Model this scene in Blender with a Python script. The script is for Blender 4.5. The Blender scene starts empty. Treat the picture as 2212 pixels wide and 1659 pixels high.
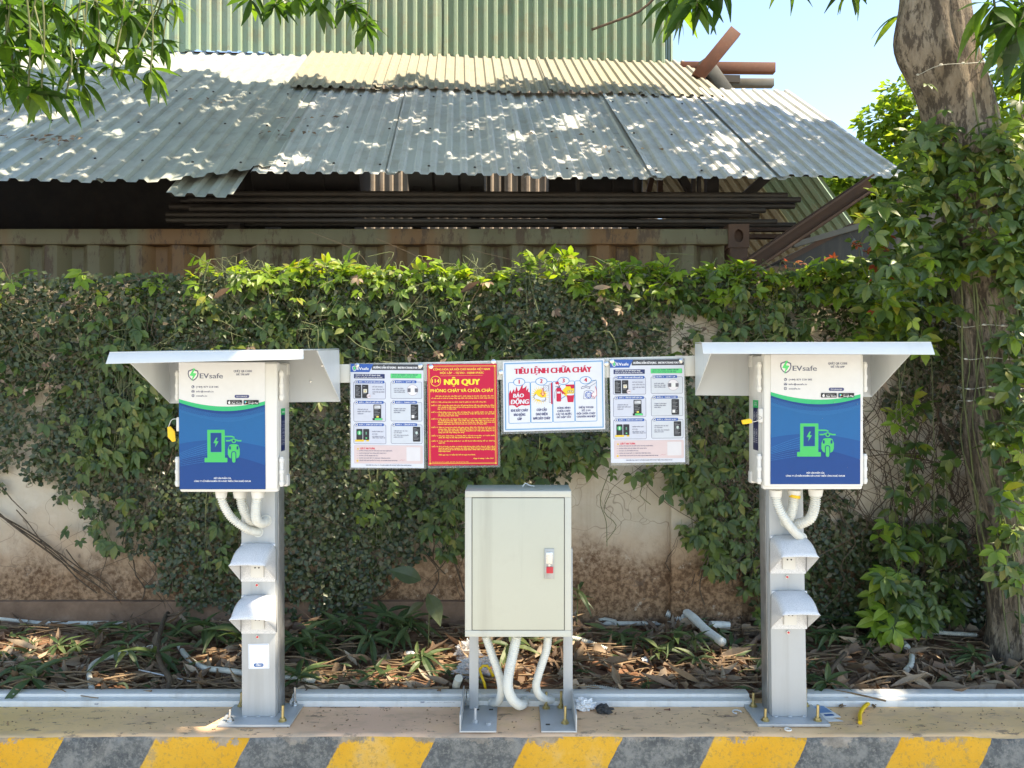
import bpy, bmesh, math, random
import numpy as np
from mathutils import Vector, Matrix, noise

SC = bpy.context.scene
COL = SC.collection
rng = np.random.default_rng(7)
random.seed(7)
R = math.radians

# ------------------------------------------------------------------ camera, sky, sun, exposure
CAMZ = 1.25
cam = bpy.data.cameras.new('camera')
cam.sensor_width = 36.0
cam.lens = 27.03
cam.clip_start = 0.05
cam.clip_end = 600
camo = bpy.data.objects.new('camera', cam)
camo.location = (0, 0, CAMZ)
camo.rotation_euler = (R(90), 0, 0)
COL.objects.link(camo)
SC.camera = camo

SUN = Vector((0.50, -0.15, 0.85)).normalized()
EL = math.asin(SUN.z)
AZ = math.atan2(SUN.x, SUN.y)
world = bpy.data.worlds.new('World')
SC.world = world
world.use_nodes = True
wn = world.node_tree
bg = wn.nodes['Background']
sky = wn.nodes.new('ShaderNodeTexSky')
sky.sky_type = 'NISHITA'
sky.sun_disc = False
sky.sun_elevation = EL
sky.sun_rotation = AZ
sky.air_density = 1.0
sky.dust_density = 0.1
sky.ozone_density = 2.0
wn.links.new(sky.outputs[0], bg.inputs[0])
bg.inputs[1].default_value = 0.108
sl = bpy.data.lights.new('sun', 'SUN')
sl.energy = 3.1
sl.angle = R(0.53)
sl.color = (1.0, 0.93, 0.80)
slo = bpy.data.objects.new('sun', sl)
slo.rotation_euler = SUN.to_track_quat('Z', 'Y').to_euler()
slo.location = (3, 3, 20)
COL.objects.link(slo)
SC.view_settings.view_transform = 'Standard'
SC.view_settings.look = 'None'
SC.view_settings.exposure = 2.05
SC.view_settings.gamma = 1.0
SC.view_settings.use_curve_mapping = False
SC.view_settings.use_white_balance = True
SC.view_settings.white_balance_temperature = 7450
SC.view_settings.white_balance_tint = 12
SC.render.engine = 'CYCLES'
SC.cycles.use_denoising = True
SC.cycles.max_bounces = 8
SC.cycles.diffuse_bounces = 4
SC.cycles.transmission_bounces = 6
SC.cycles.transparent_max_bounces = 8
SC.cycles.sample_clamp_indirect = 8


# ------------------------------------------------------------------ helpers
def at(x, y, Y):
    """point seen at (x, y) of a 2212 px wide view, at depth Y"""
    return Vector(((x - 1106) / 1661 * Y, Y, CAMZ + (829.5 - y) / 1661 * Y))


def gnd(x, y, z=0.0):
    Y = (CAMZ - z) * 1661 / (y - 829.5)
    return Vector(((x - 1106) / 1661 * Y, Y, z))


def wpos(o):
    v = Vector((0, 0, 0))
    while o is not None:
        v += o.location
        o = o.parent
    return v


def link(name, data, parent=None):
    o = bpy.data.objects.new(name, data)
    COL.objects.link(o)
    if parent is not None:
        o.parent = parent
    return o


def tag(o, label=None, cat=None, group=None, kind=None):
    if label: o['label'] = label
    if cat: o['category'] = cat
    if group: o['group'] = group
    if kind: o['kind'] = kind
    return o


def thing(name, label, cat, loc, group=None):
    o = link(name, None)
    o.location = loc
    return tag(o, label, cat, group)


class MB:
    def __init__(s):
        s.v = []; s.f = []; s.m = []; s.mi = 0

    def add(s, vs, fs):
        b = len(s.v)
        s.v.extend([tuple(p) for p in vs])
        s.f.extend([tuple(b + i for i in f) for f in fs])
        s.m.extend([s.mi] * len(fs))
        return s

    def box(s, x0, x1, y0, y1, z0, z1):
        return s.add([(x0, y0, z0), (x1, y0, z0), (x1, y1, z0), (x0, y1, z0), (x0, y0, z1), (x1, y0, z1), (x1, y1, z1), (x0, y1, z1)],
                     [(0, 3, 2, 1), (4, 5, 6, 7), (0, 1, 5, 4), (1, 2, 6, 5), (2, 3, 7, 6), (3, 0, 4, 7)])

    def slab(s, pts, off):
        """a polygon of 3-D points given thickness along vector off"""
        n = len(pts)
        off = Vector(off)
        P = [Vector(p) for p in pts]
        vs = P + [p + off for p in P]
        fs = [tuple(range(n))[::-1], tuple(range(n, 2 * n))]
        fs += [(i, (i + 1) % n, n + (i + 1) % n, n + i) for i in range(n)]
        return s.add(vs, fs)

    def beam(s, a, b, w, h, up=(0, 0, 1)):
        a = Vector(a); b = Vector(b)
        t = (b - a).normalized()
        side = t.cross(Vector(up)).normalized()
        u = side.cross(t).normalized()
        c = [a + side * sx * w / 2 + u * sz * h / 2 for sx, sz in ((-1, -1), (1, -1), (1, 1), (-1, 1))]
        return s.slab(c, b - a)

    def tube(s, pts, r, seg=8, cap=True):
        P = [Vector(p) for p in pts]
        n = len(P)
        rr = r if hasattr(r, '__len__') else [r] * n
        t0 = (P[1] - P[0]).normalized()
        ref = Vector((0, 0, 1)) if abs(t0.z) < 0.9 else Vector((1, 0, 0))
        nx = t0.cross(ref).normalized()
        vs = []
        for i in range(n):
            t = (P[min(i + 1, n - 1)] - P[max(i - 1, 0)]).normalized()
            nx = (nx - t * nx.dot(t)).normalized()
            ny = t.cross(nx)
            for k in range(seg):
                a = 2 * math.pi * k / seg
                vs.append(P[i] + (nx * math.cos(a) + ny * math.sin(a)) * rr[i])
        fs = []
        for i in range(n - 1):
            for k in range(seg):
                k2 = (k + 1) % seg
                fs.append((i * seg + k, i * seg + k2, (i + 1) * seg + k2, (i + 1) * seg + k))
        if cap:
            fs.append(tuple(range(seg))[::-1])
            fs.append(tuple((n - 1) * seg + k for k in range(seg)))
        return s.add(vs, fs)

    def cyl(s, a, b, r, seg=12, r2=None):
        return s.tube([a, b], [r, r if r2 is None else r2], seg)

    def grid(s, fn, nu, nv):
        vs = [fn(i / nu, j / nv) for j in range(nv + 1) for i in range(nu + 1)]
        fs = [(j * (nu + 1) + i, j * (nu + 1) + i + 1, (j + 1) * (nu + 1) + i + 1, (j + 1) * (nu + 1) + i) for j in range(nv) for i in range(nu)]
        return s.add(vs, fs)

    def build(s, name, mat, parent=None, smooth=False, bevel=0, seg=2, loc=None):
        off = wpos(parent) if parent is not None else Vector(loc or (0, 0, 0))
        me = bpy.data.meshes.new(name)
        me.from_pydata([(p[0] - off[0], p[1] - off[1], p[2] - off[2]) for p in s.v], [], s.f)
        for m in (mat if isinstance(mat, (list, tuple)) else [mat]):
            me.materials.append(m)
        if any(s.m):
            me.polygons.foreach_set('material_index', s.m)
        if bevel:
            bm = bmesh.new(); bm.from_mesh(me)
            bmesh.ops.remove_doubles(bm, verts=bm.verts, dist=1e-5)
            bmesh.ops.recalc_face_normals(bm, faces=bm.faces)
            es = [e for e in bm.edges if len(e.link_faces) == 2 and e.calc_face_angle(0) > 0.6]
            bmesh.ops.bevel(bm, geom=es, offset=bevel, segments=seg, profile=0.5, affect='EDGES', clamp_overlap=True)
            bm.to_mesh(me); bm.free()
            smooth = True
        if smooth:
            me.polygons.foreach_set('use_smooth', [True] * len(me.polygons))
            if bevel or smooth == 'auto':
                me.set_sharp_from_angle(angle=R(38))
        o = link(name, me, parent)
        if parent is None:
            o.location = off
        return o


def spline(pts, step=0.02):
    """Catmull-Rom through pts, resampled"""
    P = [Vector(p) for p in pts]
    P = [P[0] * 2 - P[1]] + P + [P[-1] * 2 - P[-2]]
    out = []
    for i in range(1, len(P) - 2):
        n = max(2, int((P[i + 1] - P[i]).length / step))
        for k in range(n):
            t = k / n
            out.append(0.5 * ((2 * P[i]) + (P[i + 1] - P[i - 1]) * t + (2 * P[i - 1] - 5 * P[i] + 4 * P[i + 1] - P[i + 2]) * t * t
                              + (3 * P[i] - P[i - 1] - 3 * P[i + 1] + P[i + 2]) * t ** 3))
    out.append(P[-2])
    return out


def even(pts, step):
    P = spline(pts, 0.004)
    L = [0]
    for a, b in zip(P, P[1:]): L.append(L[-1] + (b - a).length)
    n = max(2, int(L[-1] / step))
    out, j = [], 0
    for i in range(n + 1):
        d = L[-1] * i / n
        while j < len(L) - 2 and L[j + 1] < d: j += 1
        t = (d - L[j]) / max(1e-9, L[j + 1] - L[j])
        out.append(P[j].lerp(P[j + 1], min(1, t)))
    return out


def flex(pts, r, pitch=0.0078, seg=14):
    """a corrugated flexible conduit"""
    P = even(pts, pitch / 4)
    prof = [0.76, 1.0, 1.0, 0.76]
    return MB().tube(P, [r * prof[i % 4] for i in range(len(P))], seg)


# ------------------------------------------------------------------ materials
class NT:
    def __init__(s, name):
        s.m = bpy.data.materials.new(name)
        s.m.use_nodes = True
        s.t = s.m.node_tree
        s.b = s.t.nodes['Principled BSDF']
        s.out = s.t.nodes['Material Output']
        s._c = None

    def n(s, typ, **k):
        o = s.t.nodes.new(typ)
        for a, v in k.items():
            setattr(o, a, v)
        return o

    def l(s, a, b):
        s.t.links.new(a, b)

    def co(s):
        if s._c is None:
            s._c = s.n('ShaderNodeNewGeometry').outputs['Position']
        return s._c

    def noise(s, scale, detail=4, rough=0.6, vec=None, stretch=None, dist=0):
        o = s.n('ShaderNodeTexNoise')
        o.inputs['Scale'].default_value = scale
        o.inputs['Detail'].default_value = detail
        o.inputs['Roughness'].default_value = rough
        o.inputs['Distortion'].default_value = dist
        v = vec if vec is not None else s.co()
        if stretch:
            mp = s.n('ShaderNodeMapping')
            mp.inputs['Scale'].default_value = stretch
            s.l(v, mp.inputs[0]); v = mp.outputs[0]
        s.l(v, o.inputs['Vector'])
        return o.outputs[0]

    def ramp(s, fac, stops):
        o = s.n('ShaderNodeValToRGB')
        cr = o.color_ramp
        while len(cr.elements) < len(stops): cr.elements.new(0.5)
        for e, (p, c) in zip(cr.elements, stops):
            e.position = p
            e.color = (*c, 1) if hasattr(c, '__len__') else (c, c, c, 1)
        s.l(fac, o.inputs[0])
        return o.outputs[0]

    def mix(s, fac, a, b, mode='MIX'):
        o = s.n('ShaderNodeMix', data_type='RGBA', blend_type=mode)
        for sock, val in ((o.inputs[0], fac), (o.inputs[6], a), (o.inputs[7], b)):
            if hasattr(val, 'links') or isinstance(val, bpy.types.NodeSocket): s.l(val, sock)
            elif hasattr(val, '__len__'): sock.default_value = (*val, 1)
            else: sock.default_value = val
        return o.outputs[2]

    def math(s, op, a, b=None, c=None, clamp=False):
        o = s.n('ShaderNodeMath', operation=op)
        o.use_clamp = clamp
        for i, val in enumerate((a, b, c)):
            if val is None: continue
            if isinstance(val, bpy.types.NodeSocket): s.l(val, o.inputs[i])
            else: o.inputs[i].default_value = val
        return o.outputs[0]

    def xyz(s, v=None):
        o = s.n('ShaderNodeSeparateXYZ')
        s.l(v if v is not None else s.co(), o.inputs[0])
        return o.outputs

    def bump(s, h, strength=0.3, dist=0.01):
        o = s.n('ShaderNodeBump')
        o.inputs['Strength'].default_value = strength
        o.inputs['Distance'].default_value = dist
        s.l(h, o.inputs['Height'])
        s.l(o.outputs[0], s.b.inputs['Normal'])
        return o.outputs[0]

    def set(s, col=None, rough=None, metal=None, spec=None):
        for k, v in (('Base Color', col), ('Roughness', rough), ('Metallic', metal), ('Specular IOR Level', spec)):
            if v is None: continue
            if isinstance(v, bpy.types.NodeSocket): s.l(v, s.b.inputs[k])
            elif hasattr(v, '__len__'): s.b.inputs[k].default_value = (*v, 1)
            else: s.b.inputs[k].default_value = v
        return s.m


def paint(name, col, rough=0.4, metal=0.0, wear=0.06, scale=9, bump=0.0, dirt=(0.25, 0.2, 0.14), dirt_amt=0.12, spec=0.5):
    t = NT(name)
    a = t.noise(scale, 5)
    c = t.mix(t.ramp(a, [(0.3, 0.0), (0.75, 1.0)]), tuple(x * (1 - wear) for x in col), tuple(min(1, x * (1 + wear)) for x in col))
    d = t.ramp(t.noise(scale * 4, 6, 0.7), [(0.55, 0.0), (0.8, dirt_amt)])
    c = t.mix(d, c, dirt)
    st = t.ramp(t.noise(scale * 3, 5, 0.65, stretch=(1, 1, 0.05)), [(0.52, 0.0), (0.75, min(0.3, dirt_amt * 2.2))])
    c = t.mix(st, c, tuple(x * 0.6 for x in dirt))
    if bump:
        t.bump(t.noise(220, 2), bump, 0.002)
    return t.set(c, t.ramp(a, [(0.2, rough * 0.85), (0.8, min(1, rough * 1.2))]), metal, spec)


_print = {}


def ink(col):
    k = tuple(round(c, 3) for c in col)
    if k not in _print:
        t = NT('ink_%02d' % len(_print))
        _print[k] = t.set(t.mix(t.ramp(t.noise(40, 3), [(0.3, 0.0), (0.7, 1.0)]), tuple(c * 0.96 for c in k), k), 0.30, 0, 0.28)
    return _print[k]


def leaf_mat(name, stops, trans=0.35, rough=0.42, tcol=1.5, yel=(1.25, 1.15, 0.5), veins=False):
    t = NT(name)
    rnd = t.n('ShaderNodeNewGeometry').outputs['Random Per Island']
    oi = t.n('ShaderNodeObjectInfo').outputs['Random']
    f = t.math('FRACT', t.math('ADD', rnd, oi))
    c = t.ramp(f, stops)
    c = t.mix(t.ramp(t.noise(60, 3), [(0.3, 0.0), (0.8, 0.35)]), c, tuple(x * 0.6 for x in stops[0][1]))
    t.set(c, rough, 0, 0.5)
    tr = t.n('ShaderNodeBsdfTranslucent')
    t.l(t.mix(1.0, c, tuple(tcol * y for y in yel), 'MULTIPLY'), tr.inputs[0])
    ms = t.n('ShaderNodeMixShader')
    ms.inputs[0].default_value = trans
    t.l(t.b.outputs[0], ms.inputs[1]); t.l(tr.outputs[0], ms.inputs[2])
    t.l(ms.outputs[0], t.out.inputs[0])
    return t.m


M = {}
M['fig'] = leaf_mat('fig_leaf', [(0.0, (0.026, 0.040, 0.013)), (0.5, (0.052, 0.078, 0.026)), (0.85, (0.095, 0.115, 0.048)), (1.0, (0.16, 0.14, 0.075))], 0.2, 0.38)
M['vine'] = leaf_mat('vine_leaf', [(0.0, (0.040, 0.075, 0.016)), (0.45, (0.070, 0.125, 0.026)), (0.85, (0.12, 0.185, 0.036)), (1.0, (0.22, 0.22, 0.05))], 0.35, 0.42)
M['lit_young'] = leaf_mat('lit_young_leaf', [(0.0, (0.12, 0.21, 0.02)), (0.5, (0.19, 0.31, 0.03)), (0.85, (0.26, 0.37, 0.04)), (1.0, (0.36, 0.33, 0.05))], 0.45, 0.45, 1.6)  # new growth, colour lifted further to stand for sun on the hedge top
M['red_leaf'] = leaf_mat('red_leaf', [(0.0, (0.30, 0.05, 0.02)), (0.6, (0.4, 0.09, 0.03)), (1.0, (0.35, 0.17, 0.05))], 0.4, 0.5, 1.3, (1.2, 0.8, 0.6))
M['mango'] = leaf_mat('mango_leaf', [(0.0, (0.025, 0.065, 0.014)), (0.5, (0.05, 0.115, 0.02)), (0.85, (0.09, 0.18, 0.025)), (1.0, (0.15, 0.24, 0.03))], 0.5, 0.35, 1.9)
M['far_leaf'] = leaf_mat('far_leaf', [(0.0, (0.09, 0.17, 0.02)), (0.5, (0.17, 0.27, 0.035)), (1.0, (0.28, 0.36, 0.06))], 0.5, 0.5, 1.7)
M['dry'] = leaf_mat('dry_leaf', [(0.0, (0.11, 0.065, 0.04)), (0.4, (0.23, 0.15, 0.09)), (0.75, (0.36, 0.26, 0.165)), (1.0, (0.52, 0.41, 0.29))], 0.15, 0.7, 1.2, (1.2, 0.9, 0.7))
M['weed'] = leaf_mat('weed_leaf', [(0.0, (0.04, 0.075, 0.025)), (0.6, (0.08, 0.125, 0.045)), (1.0, (0.15, 0.19, 0.07))], 0.3, 0.5)

t = NT('vine_wood'); M['stem'] = t.set(t.ramp(t.noise(60, 4), [(0.3, (0.045, 0.03, 0.018)), (0.75, (0.13, 0.09, 0.055))]), 0.85)
t = NT('green_stem'); M['gstem'] = t.set(t.ramp(t.noise(30, 4), [(0.3, (0.07, 0.09, 0.03)), (0.75, (0.16, 0.17, 0.07))]), 0.7)

t = NT('bark')
a = t.noise(14, 8, 0.7, stretch=(1, 1, 0.22)); b = t.noise(4, 5)
c = t.ramp(a, [(0.3, (0.11, 0.085, 0.06)), (0.5, (0.29, 0.235, 0.17)), (0.65, (0.43, 0.365, 0.28))])
c = t.mix(t.ramp(b, [(0.45, 0.0), (0.7, 0.55)]), c, (0.17, 0.12, 0.07))
vb = t.noise(34, 6, 0.7, stretch=(1, 1, 0.3))
c = t.mix(t.ramp(vb, [(0.49, 0.0), (0.56, 0.8)]), c, (0.05, 0.036, 0.026))
c = t.mix(t.ramp(t.noise(3.1, 4), [(0.58, 0.0), (0.66, 0.5)]), c, (0.30, 0.30, 0.25))
t.bump(t.math('ADD', a, t.math('MULTIPLY', vb, -0.9)), 1.0, 0.035)
M['bark'] = t.set(c, 0.9)

# plaster wall with rising damp and stains
t = NT('plaster')
x, y, z = t.xyz()
n1 = t.noise(1.6, 6, 0.65); n2 = t.noise(9, 7, 0.7); n3 = t.noise(38, 5, 0.7)
c = t.ramp(n1, [(0.3, (0.41, 0.345, 0.25)), (0.55, (0.53, 0.465, 0.36)), (0.7, (0.60, 0.545, 0.44))])
c = t.mix(t.ramp(n2, [(0.5, 0.0), (0.72, 0.35)]), c, (0.33, 0.25, 0.17))
h = t.math('ADD', z, t.math('MULTIPLY', t.math('SUBTRACT', t.noise(2.4, 9, 0.78, stretch=(1, 1, 0.6)), 0.5), 0.85))
h2 = t.math('ADD', z, t.math('MULTIPLY', t.math('SUBTRACT', t.noise(2.1, 5), 0.5), 0.5))
tint = t.ramp(t.math('MULTIPLY', h2, 1.0), [(0.25, 0.75), (0.6, 0.0)])
c = t.mix(tint, c, (0.44, 0.235, 0.105))
damp = t.math('SUBTRACT', 1.0, t.math('SMOOTH_MIN', 1.0, t.math('MAXIMUM', 0.0, t.math('DIVIDE', t.math('SUBTRACT', h, 0.27), 0.20)), 0.05))
speck = t.ramp(n3, [(0.42, 1.0), (0.6, 0.35)])
c = t.mix(t.math('MULTIPLY', damp, speck), c, (0.115, 0.06, 0.028))
crk = t.n('ShaderNodeTexVoronoi', feature='DISTANCE_TO_EDGE'); crk.inputs['Scale'].default_value = 1.7
wv = t.n('ShaderNodeVectorMath', operation='ADD'); nv = t.n('ShaderNodeTexNoise'); nv.inputs['Scale'].default_value = 4; t.l(t.co(), nv.inputs['Vector']); t.l(t.co(), wv.inputs[0]); t.l(nv.outputs['Color'], wv.inputs[1]); t.l(wv.outputs[0], crk.inputs['Vector'])
c = t.mix(t.ramp(crk.outputs['Distance'], [(0.0, 0.6), (0.008, 0.0)]), c, (0.12, 0.085, 0.06))
c = t.mix(t.ramp(t.noise(16, 6, 0.7), [(0.62, 0.0), (0.66, 0.6)]), c, (0.50, 0.42, 0.32))
run = t.ramp(t.noise(7, 5, 0.6, stretch=(1, 1, 0.06)), [(0.55, 0.0), (0.75, 0.45)])
c = t.mix(run, c, (0.27, 0.18, 0.115))
t.bump(t.math('ADD', n2, t.math('MULTIPLY', n3, 0.6)), 0.45, 0.012)
M['plaster'] = t.set(c, 0.9)
t = NT('plinth')
c = t.ramp(t.noise(6, 7, 0.7), [(0.3, (0.12, 0.07, 0.042)), (0.6, (0.22, 0.135, 0.085)), (0.8, (0.32, 0.22, 0.15))])
t.bump(t.noise(25, 6), 0.5, 0.01)
M['plinth'] = t.set(c, 0.92)

# kerb: top paint and striped face
t = NT('kerb_top_paint')
n1 = t.noise(2.2, 6, 0.65); n2 = t.noise(14, 7, 0.7, stretch=(0.5, 1, 1)); n3 = t.noise(90, 4, 0.7)
x, y, z = t.xyz()
xb = t.math('ADD', x, t.math('MULTIPLY', n1, 0.8))
c = t.ramp(t.math('MULTIPLY', t.math('ADD', xb, 2.2), 0.22), [(0.12, (0.74, 0.47, 0.17)), (0.33, (0.76, 0.49, 0.28)), (0.45, (0.76, 0.47, 0.31)), (0.7, (0.78, 0.51, 0.29)), (0.95, (0.76, 0.48, 0.23))])
c = t.mix(t.ramp(n1, [(0.52, 0.0), (0.68, 0.45)]), c, (0.66, 0.42, 0.15))
c = t.mix(t.ramp(n2, [(0.50, 0.0), (0.62, 0.5)]), c, (0.55, 0.35, 0.22))
c = t.mix(t.ramp(t.noise(26, 6, 0.75, stretch=(0.35, 1, 1)), [(0.585, 0.0), (0.62, 0.8)]), c, (0.22, 0.15, 0.095))
yy = t.math('ADD', y, t.math('MULTIPLY', t.math('SUBTRACT', n2, 0.5), 0.09))
c = t.mix(t.ramp(t.math('SUBTRACT', yy, 2.73), [(0.0, 0.75), (0.035, 0.0)]), c, (0.34, 0.29, 0.22))
t.bump(t.math('ADD', n2, t.math('MULTIPLY', n3, 0.5)), 0.35, 0.006)
M['kerb_top'] = t.set(c, 0.75)

t = NT('kerb_stripes')
x, y, z = t.xyz()
n1 = t.noise(3, 6, 0.65); n2 = t.noise(18, 7, 0.72); n3 = t.noise(75, 5, 0.75)
ph = t.math('ADD', x, t.math('MULTIPLY', z, -0.525))
ph = t.math('ADD', ph, t.math('MULTIPLY', t.math('SUBTRACT', n2, 0.5), 0.02))
saw = t.math('FRACT', t.math('DIVIDE', t.math('ADD', ph, 1.6005 + 6.64 - 0.008), 0.664))
stripe = t.ramp(saw, [(0.0, 0.0), (0.494, 0.0), (0.5, 1.0), (0.994, 1.0)])
dark = t.ramp(n2, [(0.3, (0.055, 0.058, 0.058)), (0.5, (0.10, 0.105, 0.102)), (0.64, (0.20, 0.20, 0.185))])
dark = t.mix(t.ramp(n3, [(0.48, 0.0), (0.62, 0.7)]), dark, (0.24, 0.235, 0.21))
yel = t.ramp(n1, [(0.35, (0.66, 0.325, 0.01)), (0.55, (0.68, 0.36, 0.025)), (0.7, (0.66, 0.42, 0.14))])
yel = t.mix(t.ramp(n3, [(0.53, 0.0), (0.63, 0.65)]), yel, (0.36, 0.22, 0.05))
yel = t.mix(t.ramp(t.noise(6, 7, 0.75), [(0.575, 0.0), (0.62, 0.55)]), yel, (0.28, 0.22, 0.12))
c = t.mix(stripe, dark, yel)
zz = t.math('ADD', z, t.math('MULTIPLY', t.math('SUBTRACT', t.noise(5, 9, 0.8), 0.5), 0.30))
chip = t.ramp(t.math('ADD', t.math('MULTIPLY', zz, 10.0), 0.55), [(0.42, 0.0), (0.5, 0.85)])
c = t.mix(chip, c, t.ramp(n2, [(0.35, (0.16, 0.14, 0.11)), (0.7, (0.38, 0.33, 0.27))]))
t.bump(t.math('ADD', t.math('MULTIPLY', n2, 1.2), n3), 0.55, 0.008)
M['kerb_face'] = t.set(c, 0.8)

t = NT('pale_concrete'); M['asphalt'] = t.set(t.mix(t.ramp(t.noise(50, 8, 0.7), [(0.35, 0.0), (0.7, 1.0)]), (0.42, 0.40, 0.365), (0.53, 0.51, 0.47)), 0.9)
t = NT('soil')
c = t.ramp(t.noise(7, 8, 0.75), [(0.3, (0.12, 0.056, 0.03)), (0.5, (0.24, 0.12, 0.064)), (0.65, (0.34, 0.20, 0.125))])
t.bump(t.noise(40, 8, 0.75), 0.8, 0.02)
M['soil'] = t.set(c, 0.95)
t = NT('yard_earth'); M['earth'] = t.set(t.ramp(t.noise(0.8, 8, 0.7), [(0.3, (0.12, 0.09, 0.06)), (0.7, (0.22, 0.18, 0.13))]), 0.95)


def tin(name, base, alt, dirt, rough=0.45, metal=0.25, rust=0.3):
    t = NT(name)
    oi = t.n('ShaderNodeObjectInfo').outputs['Random']
    big = t.noise(0.7, 5, 0.6); mid = t.noise(4.5, 7, 0.7); fine = t.noise(30, 6, 0.75)
    c = t.mix(t.ramp(big, [(0.35, 0.0), (0.65, 1.0)]), base, alt)
    c = t.mix(t.math('MULTIPLY', oi, 0.35), c, tuple(x * 0.8 for x in base))
    c = t.mix(t.ramp(mid, [(0.48, 0.0), (0.72, 0.75)]), c, dirt)
    c = t.mix(t.ramp(fine, [(0.6, 0.0), (0.72, rust)]), c, (0.16, 0.085, 0.045))
    t.bump(mid, 0.15, 0.02)
    return t.set(c, t.ramp(mid, [(0.3, rough * 0.8), (0.7, min(1, rough * 1.5))]), metal)


M['roof'] = tin('old_roof_tin', (0.52, 0.55, 0.535), (0.55, 0.54, 0.51), (0.40, 0.365, 0.31), 0.45, 0.08, 0.45)
M['roof_green'] = tin('green_grey_roof_tin', (0.36, 0.40, 0.36), (0.42, 0.42, 0.37), (0.29, 0.265, 0.21), 0.45, 0.08, 0.4)
M['roof_cream'] = tin('cream_roof_tin', (0.37, 0.335, 0.24), (0.34, 0.32, 0.26), (0.27, 0.235, 0.165), 0.5, 0.15, 0.35)
M['wall_tin'] = tin('green_wall_tin', (0.24, 0.36, 0.25), (0.34, 0.40, 0.30), (0.30, 0.26, 0.17), 0.45, 0.1, 0.5)
M['cream_tin'] = tin('cream_inner_tin', (0.30, 0.235, 0.18), (0.28, 0.24, 0.19), (0.2, 0.15, 0.11), 0.9, 0.05, 0.3)
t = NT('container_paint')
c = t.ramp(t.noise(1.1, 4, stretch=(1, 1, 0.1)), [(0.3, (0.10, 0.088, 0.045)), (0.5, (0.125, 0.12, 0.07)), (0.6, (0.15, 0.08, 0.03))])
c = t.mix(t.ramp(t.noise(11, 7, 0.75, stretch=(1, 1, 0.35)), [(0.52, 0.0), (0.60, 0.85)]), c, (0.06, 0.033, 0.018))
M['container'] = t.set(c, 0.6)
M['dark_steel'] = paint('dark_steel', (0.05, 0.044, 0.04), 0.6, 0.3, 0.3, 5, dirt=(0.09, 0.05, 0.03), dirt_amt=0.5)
M['rust'] = paint('rusty_red_steel', (0.16, 0.06, 0.035), 0.7, 0.1, 0.3, 6, dirt=(0.25, 0.15, 0.09), dirt_amt=0.4)
M['rust_dark'] = paint('dark_rusty_steel', (0.09, 0.05, 0.034), 0.7, 0.1, 0.3, 6, dirt=(0.12, 0.07, 0.04), dirt_amt=0.4)
M['grey_beam'] = paint('grey_beam_paint', (0.13, 0.13, 0.12), 0.6, 0.2, 0.2, 6)

M['galv'] = paint('grey_powder_coat', (0.42, 0.44, 0.445), 0.42, 0.12, 0.07, 4, 0.05, dirt_amt=0.12)
M['galv_edge'] = paint('bare_galvanised_steel', (0.36, 0.37, 0.37), 0.38, 0.6, 0.2, 30)
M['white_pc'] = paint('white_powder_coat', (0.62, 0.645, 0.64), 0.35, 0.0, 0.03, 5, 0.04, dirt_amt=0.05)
M['canopy_shaded'] = paint('shaded_canopy_coat', (0.46, 0.48, 0.49), 0.45, 0.1, 0.04, 5, 0.04, dirt_amt=0.05)  # white coat darkened to paint in the shade under the canopy
M['abs'] = paint('ivory_plastic', (0.66, 0.655, 0.62), 0.33, 0.0, 0.03, 6, 0.04, dirt_amt=0.04)
t = NT('sparkle_white_plastic')
sp = t.ramp(t.noise(420, 2, 0.7), [(0.35, (0.50, 0.51, 0.52)), (0.6, (0.70, 0.70, 0.70))])
M['hood'] = t.set(sp, 0.22)
M['flex'] = paint('white_flex_conduit', (0.66, 0.66, 0.60), 0.42, 0, 0.06, 12, dirt=(0.4, 0.34, 0.25), dirt_amt=0.25)
M['old_flex'] = paint('weathered_conduit', (0.56, 0.55, 0.47), 0.5, 0, 0.12, 15, dirt=(0.2, 0.14, 0.09), dirt_amt=0.5)
M['pvc'] = paint('white_pvc', (0.66, 0.66, 0.63), 0.35, 0, 0.03, 5, dirt=(0.4, 0.33, 0.24), dirt_amt=0.3)
M['cabinet'] = paint('beige_cabinet_paint', (0.47, 0.47, 0.38), 0.42, 0, 0.05, 3, 0.06, dirt_amt=0.14)
M['cabinet_rim'] = paint('beige_cabinet_rim_paint', (0.50, 0.50, 0.43), 0.4, 0, 0.03, 3, 0.06, dirt_amt=0.14)
M['gap'] = paint('dark_gasket', (0.05, 0.05, 0.045), 0.7)
M['chrome'] = paint('bright_steel', (0.62, 0.62, 0.60), 0.25, 0.9, 0.1, 30)
M['zinc_yellow'] = paint('yellow_zinc', (0.50, 0.40, 0.18), 0.35, 0.7, 0.2, 40)
M['red'] = paint('red_plastic', (0.55, 0.01, 0.03), 0.3)
M['yellow'] = paint('yellow_plastic', (0.80, 0.50, 0.01), 0.4)
M['rail'] = paint('cream_rail_paint', (0.70, 0.68, 0.60), 0.4, 0, 0.03, 4, dirt_amt=0.08)
M['black'] = paint('black_plastic', (0.02, 0.02, 0.02), 0.5)
M['tissue'] = paint('white_tissue', (0.8, 0.8, 0.78), 0.9, 0, 0.03, 20)
M['charred'] = paint('black_scrap', (0.04, 0.04, 0.04), 0.8, 0, 0.3, 20)
t = NT('clear_acrylic')
t.b.inputs['Transmission Weight'].default_value = 0.9
t.b.inputs['IOR'].default_value = 1.3
M['acrylic'] = t.set(t.mix(t.noise(5, 2), (0.86, 0.9, 0.9), (0.9, 0.93, 0.93)), 0.08)
t = NT('clear_plastic_bag')
t.b.inputs['Alpha'].default_value = 0.45
M['bag'] = t.set(t.ramp(t.noise(25, 5), [(0.3, (0.6, 0.6, 0.6)), (0.7, (0.8, 0.8, 0.8))]), 0.25)
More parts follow.
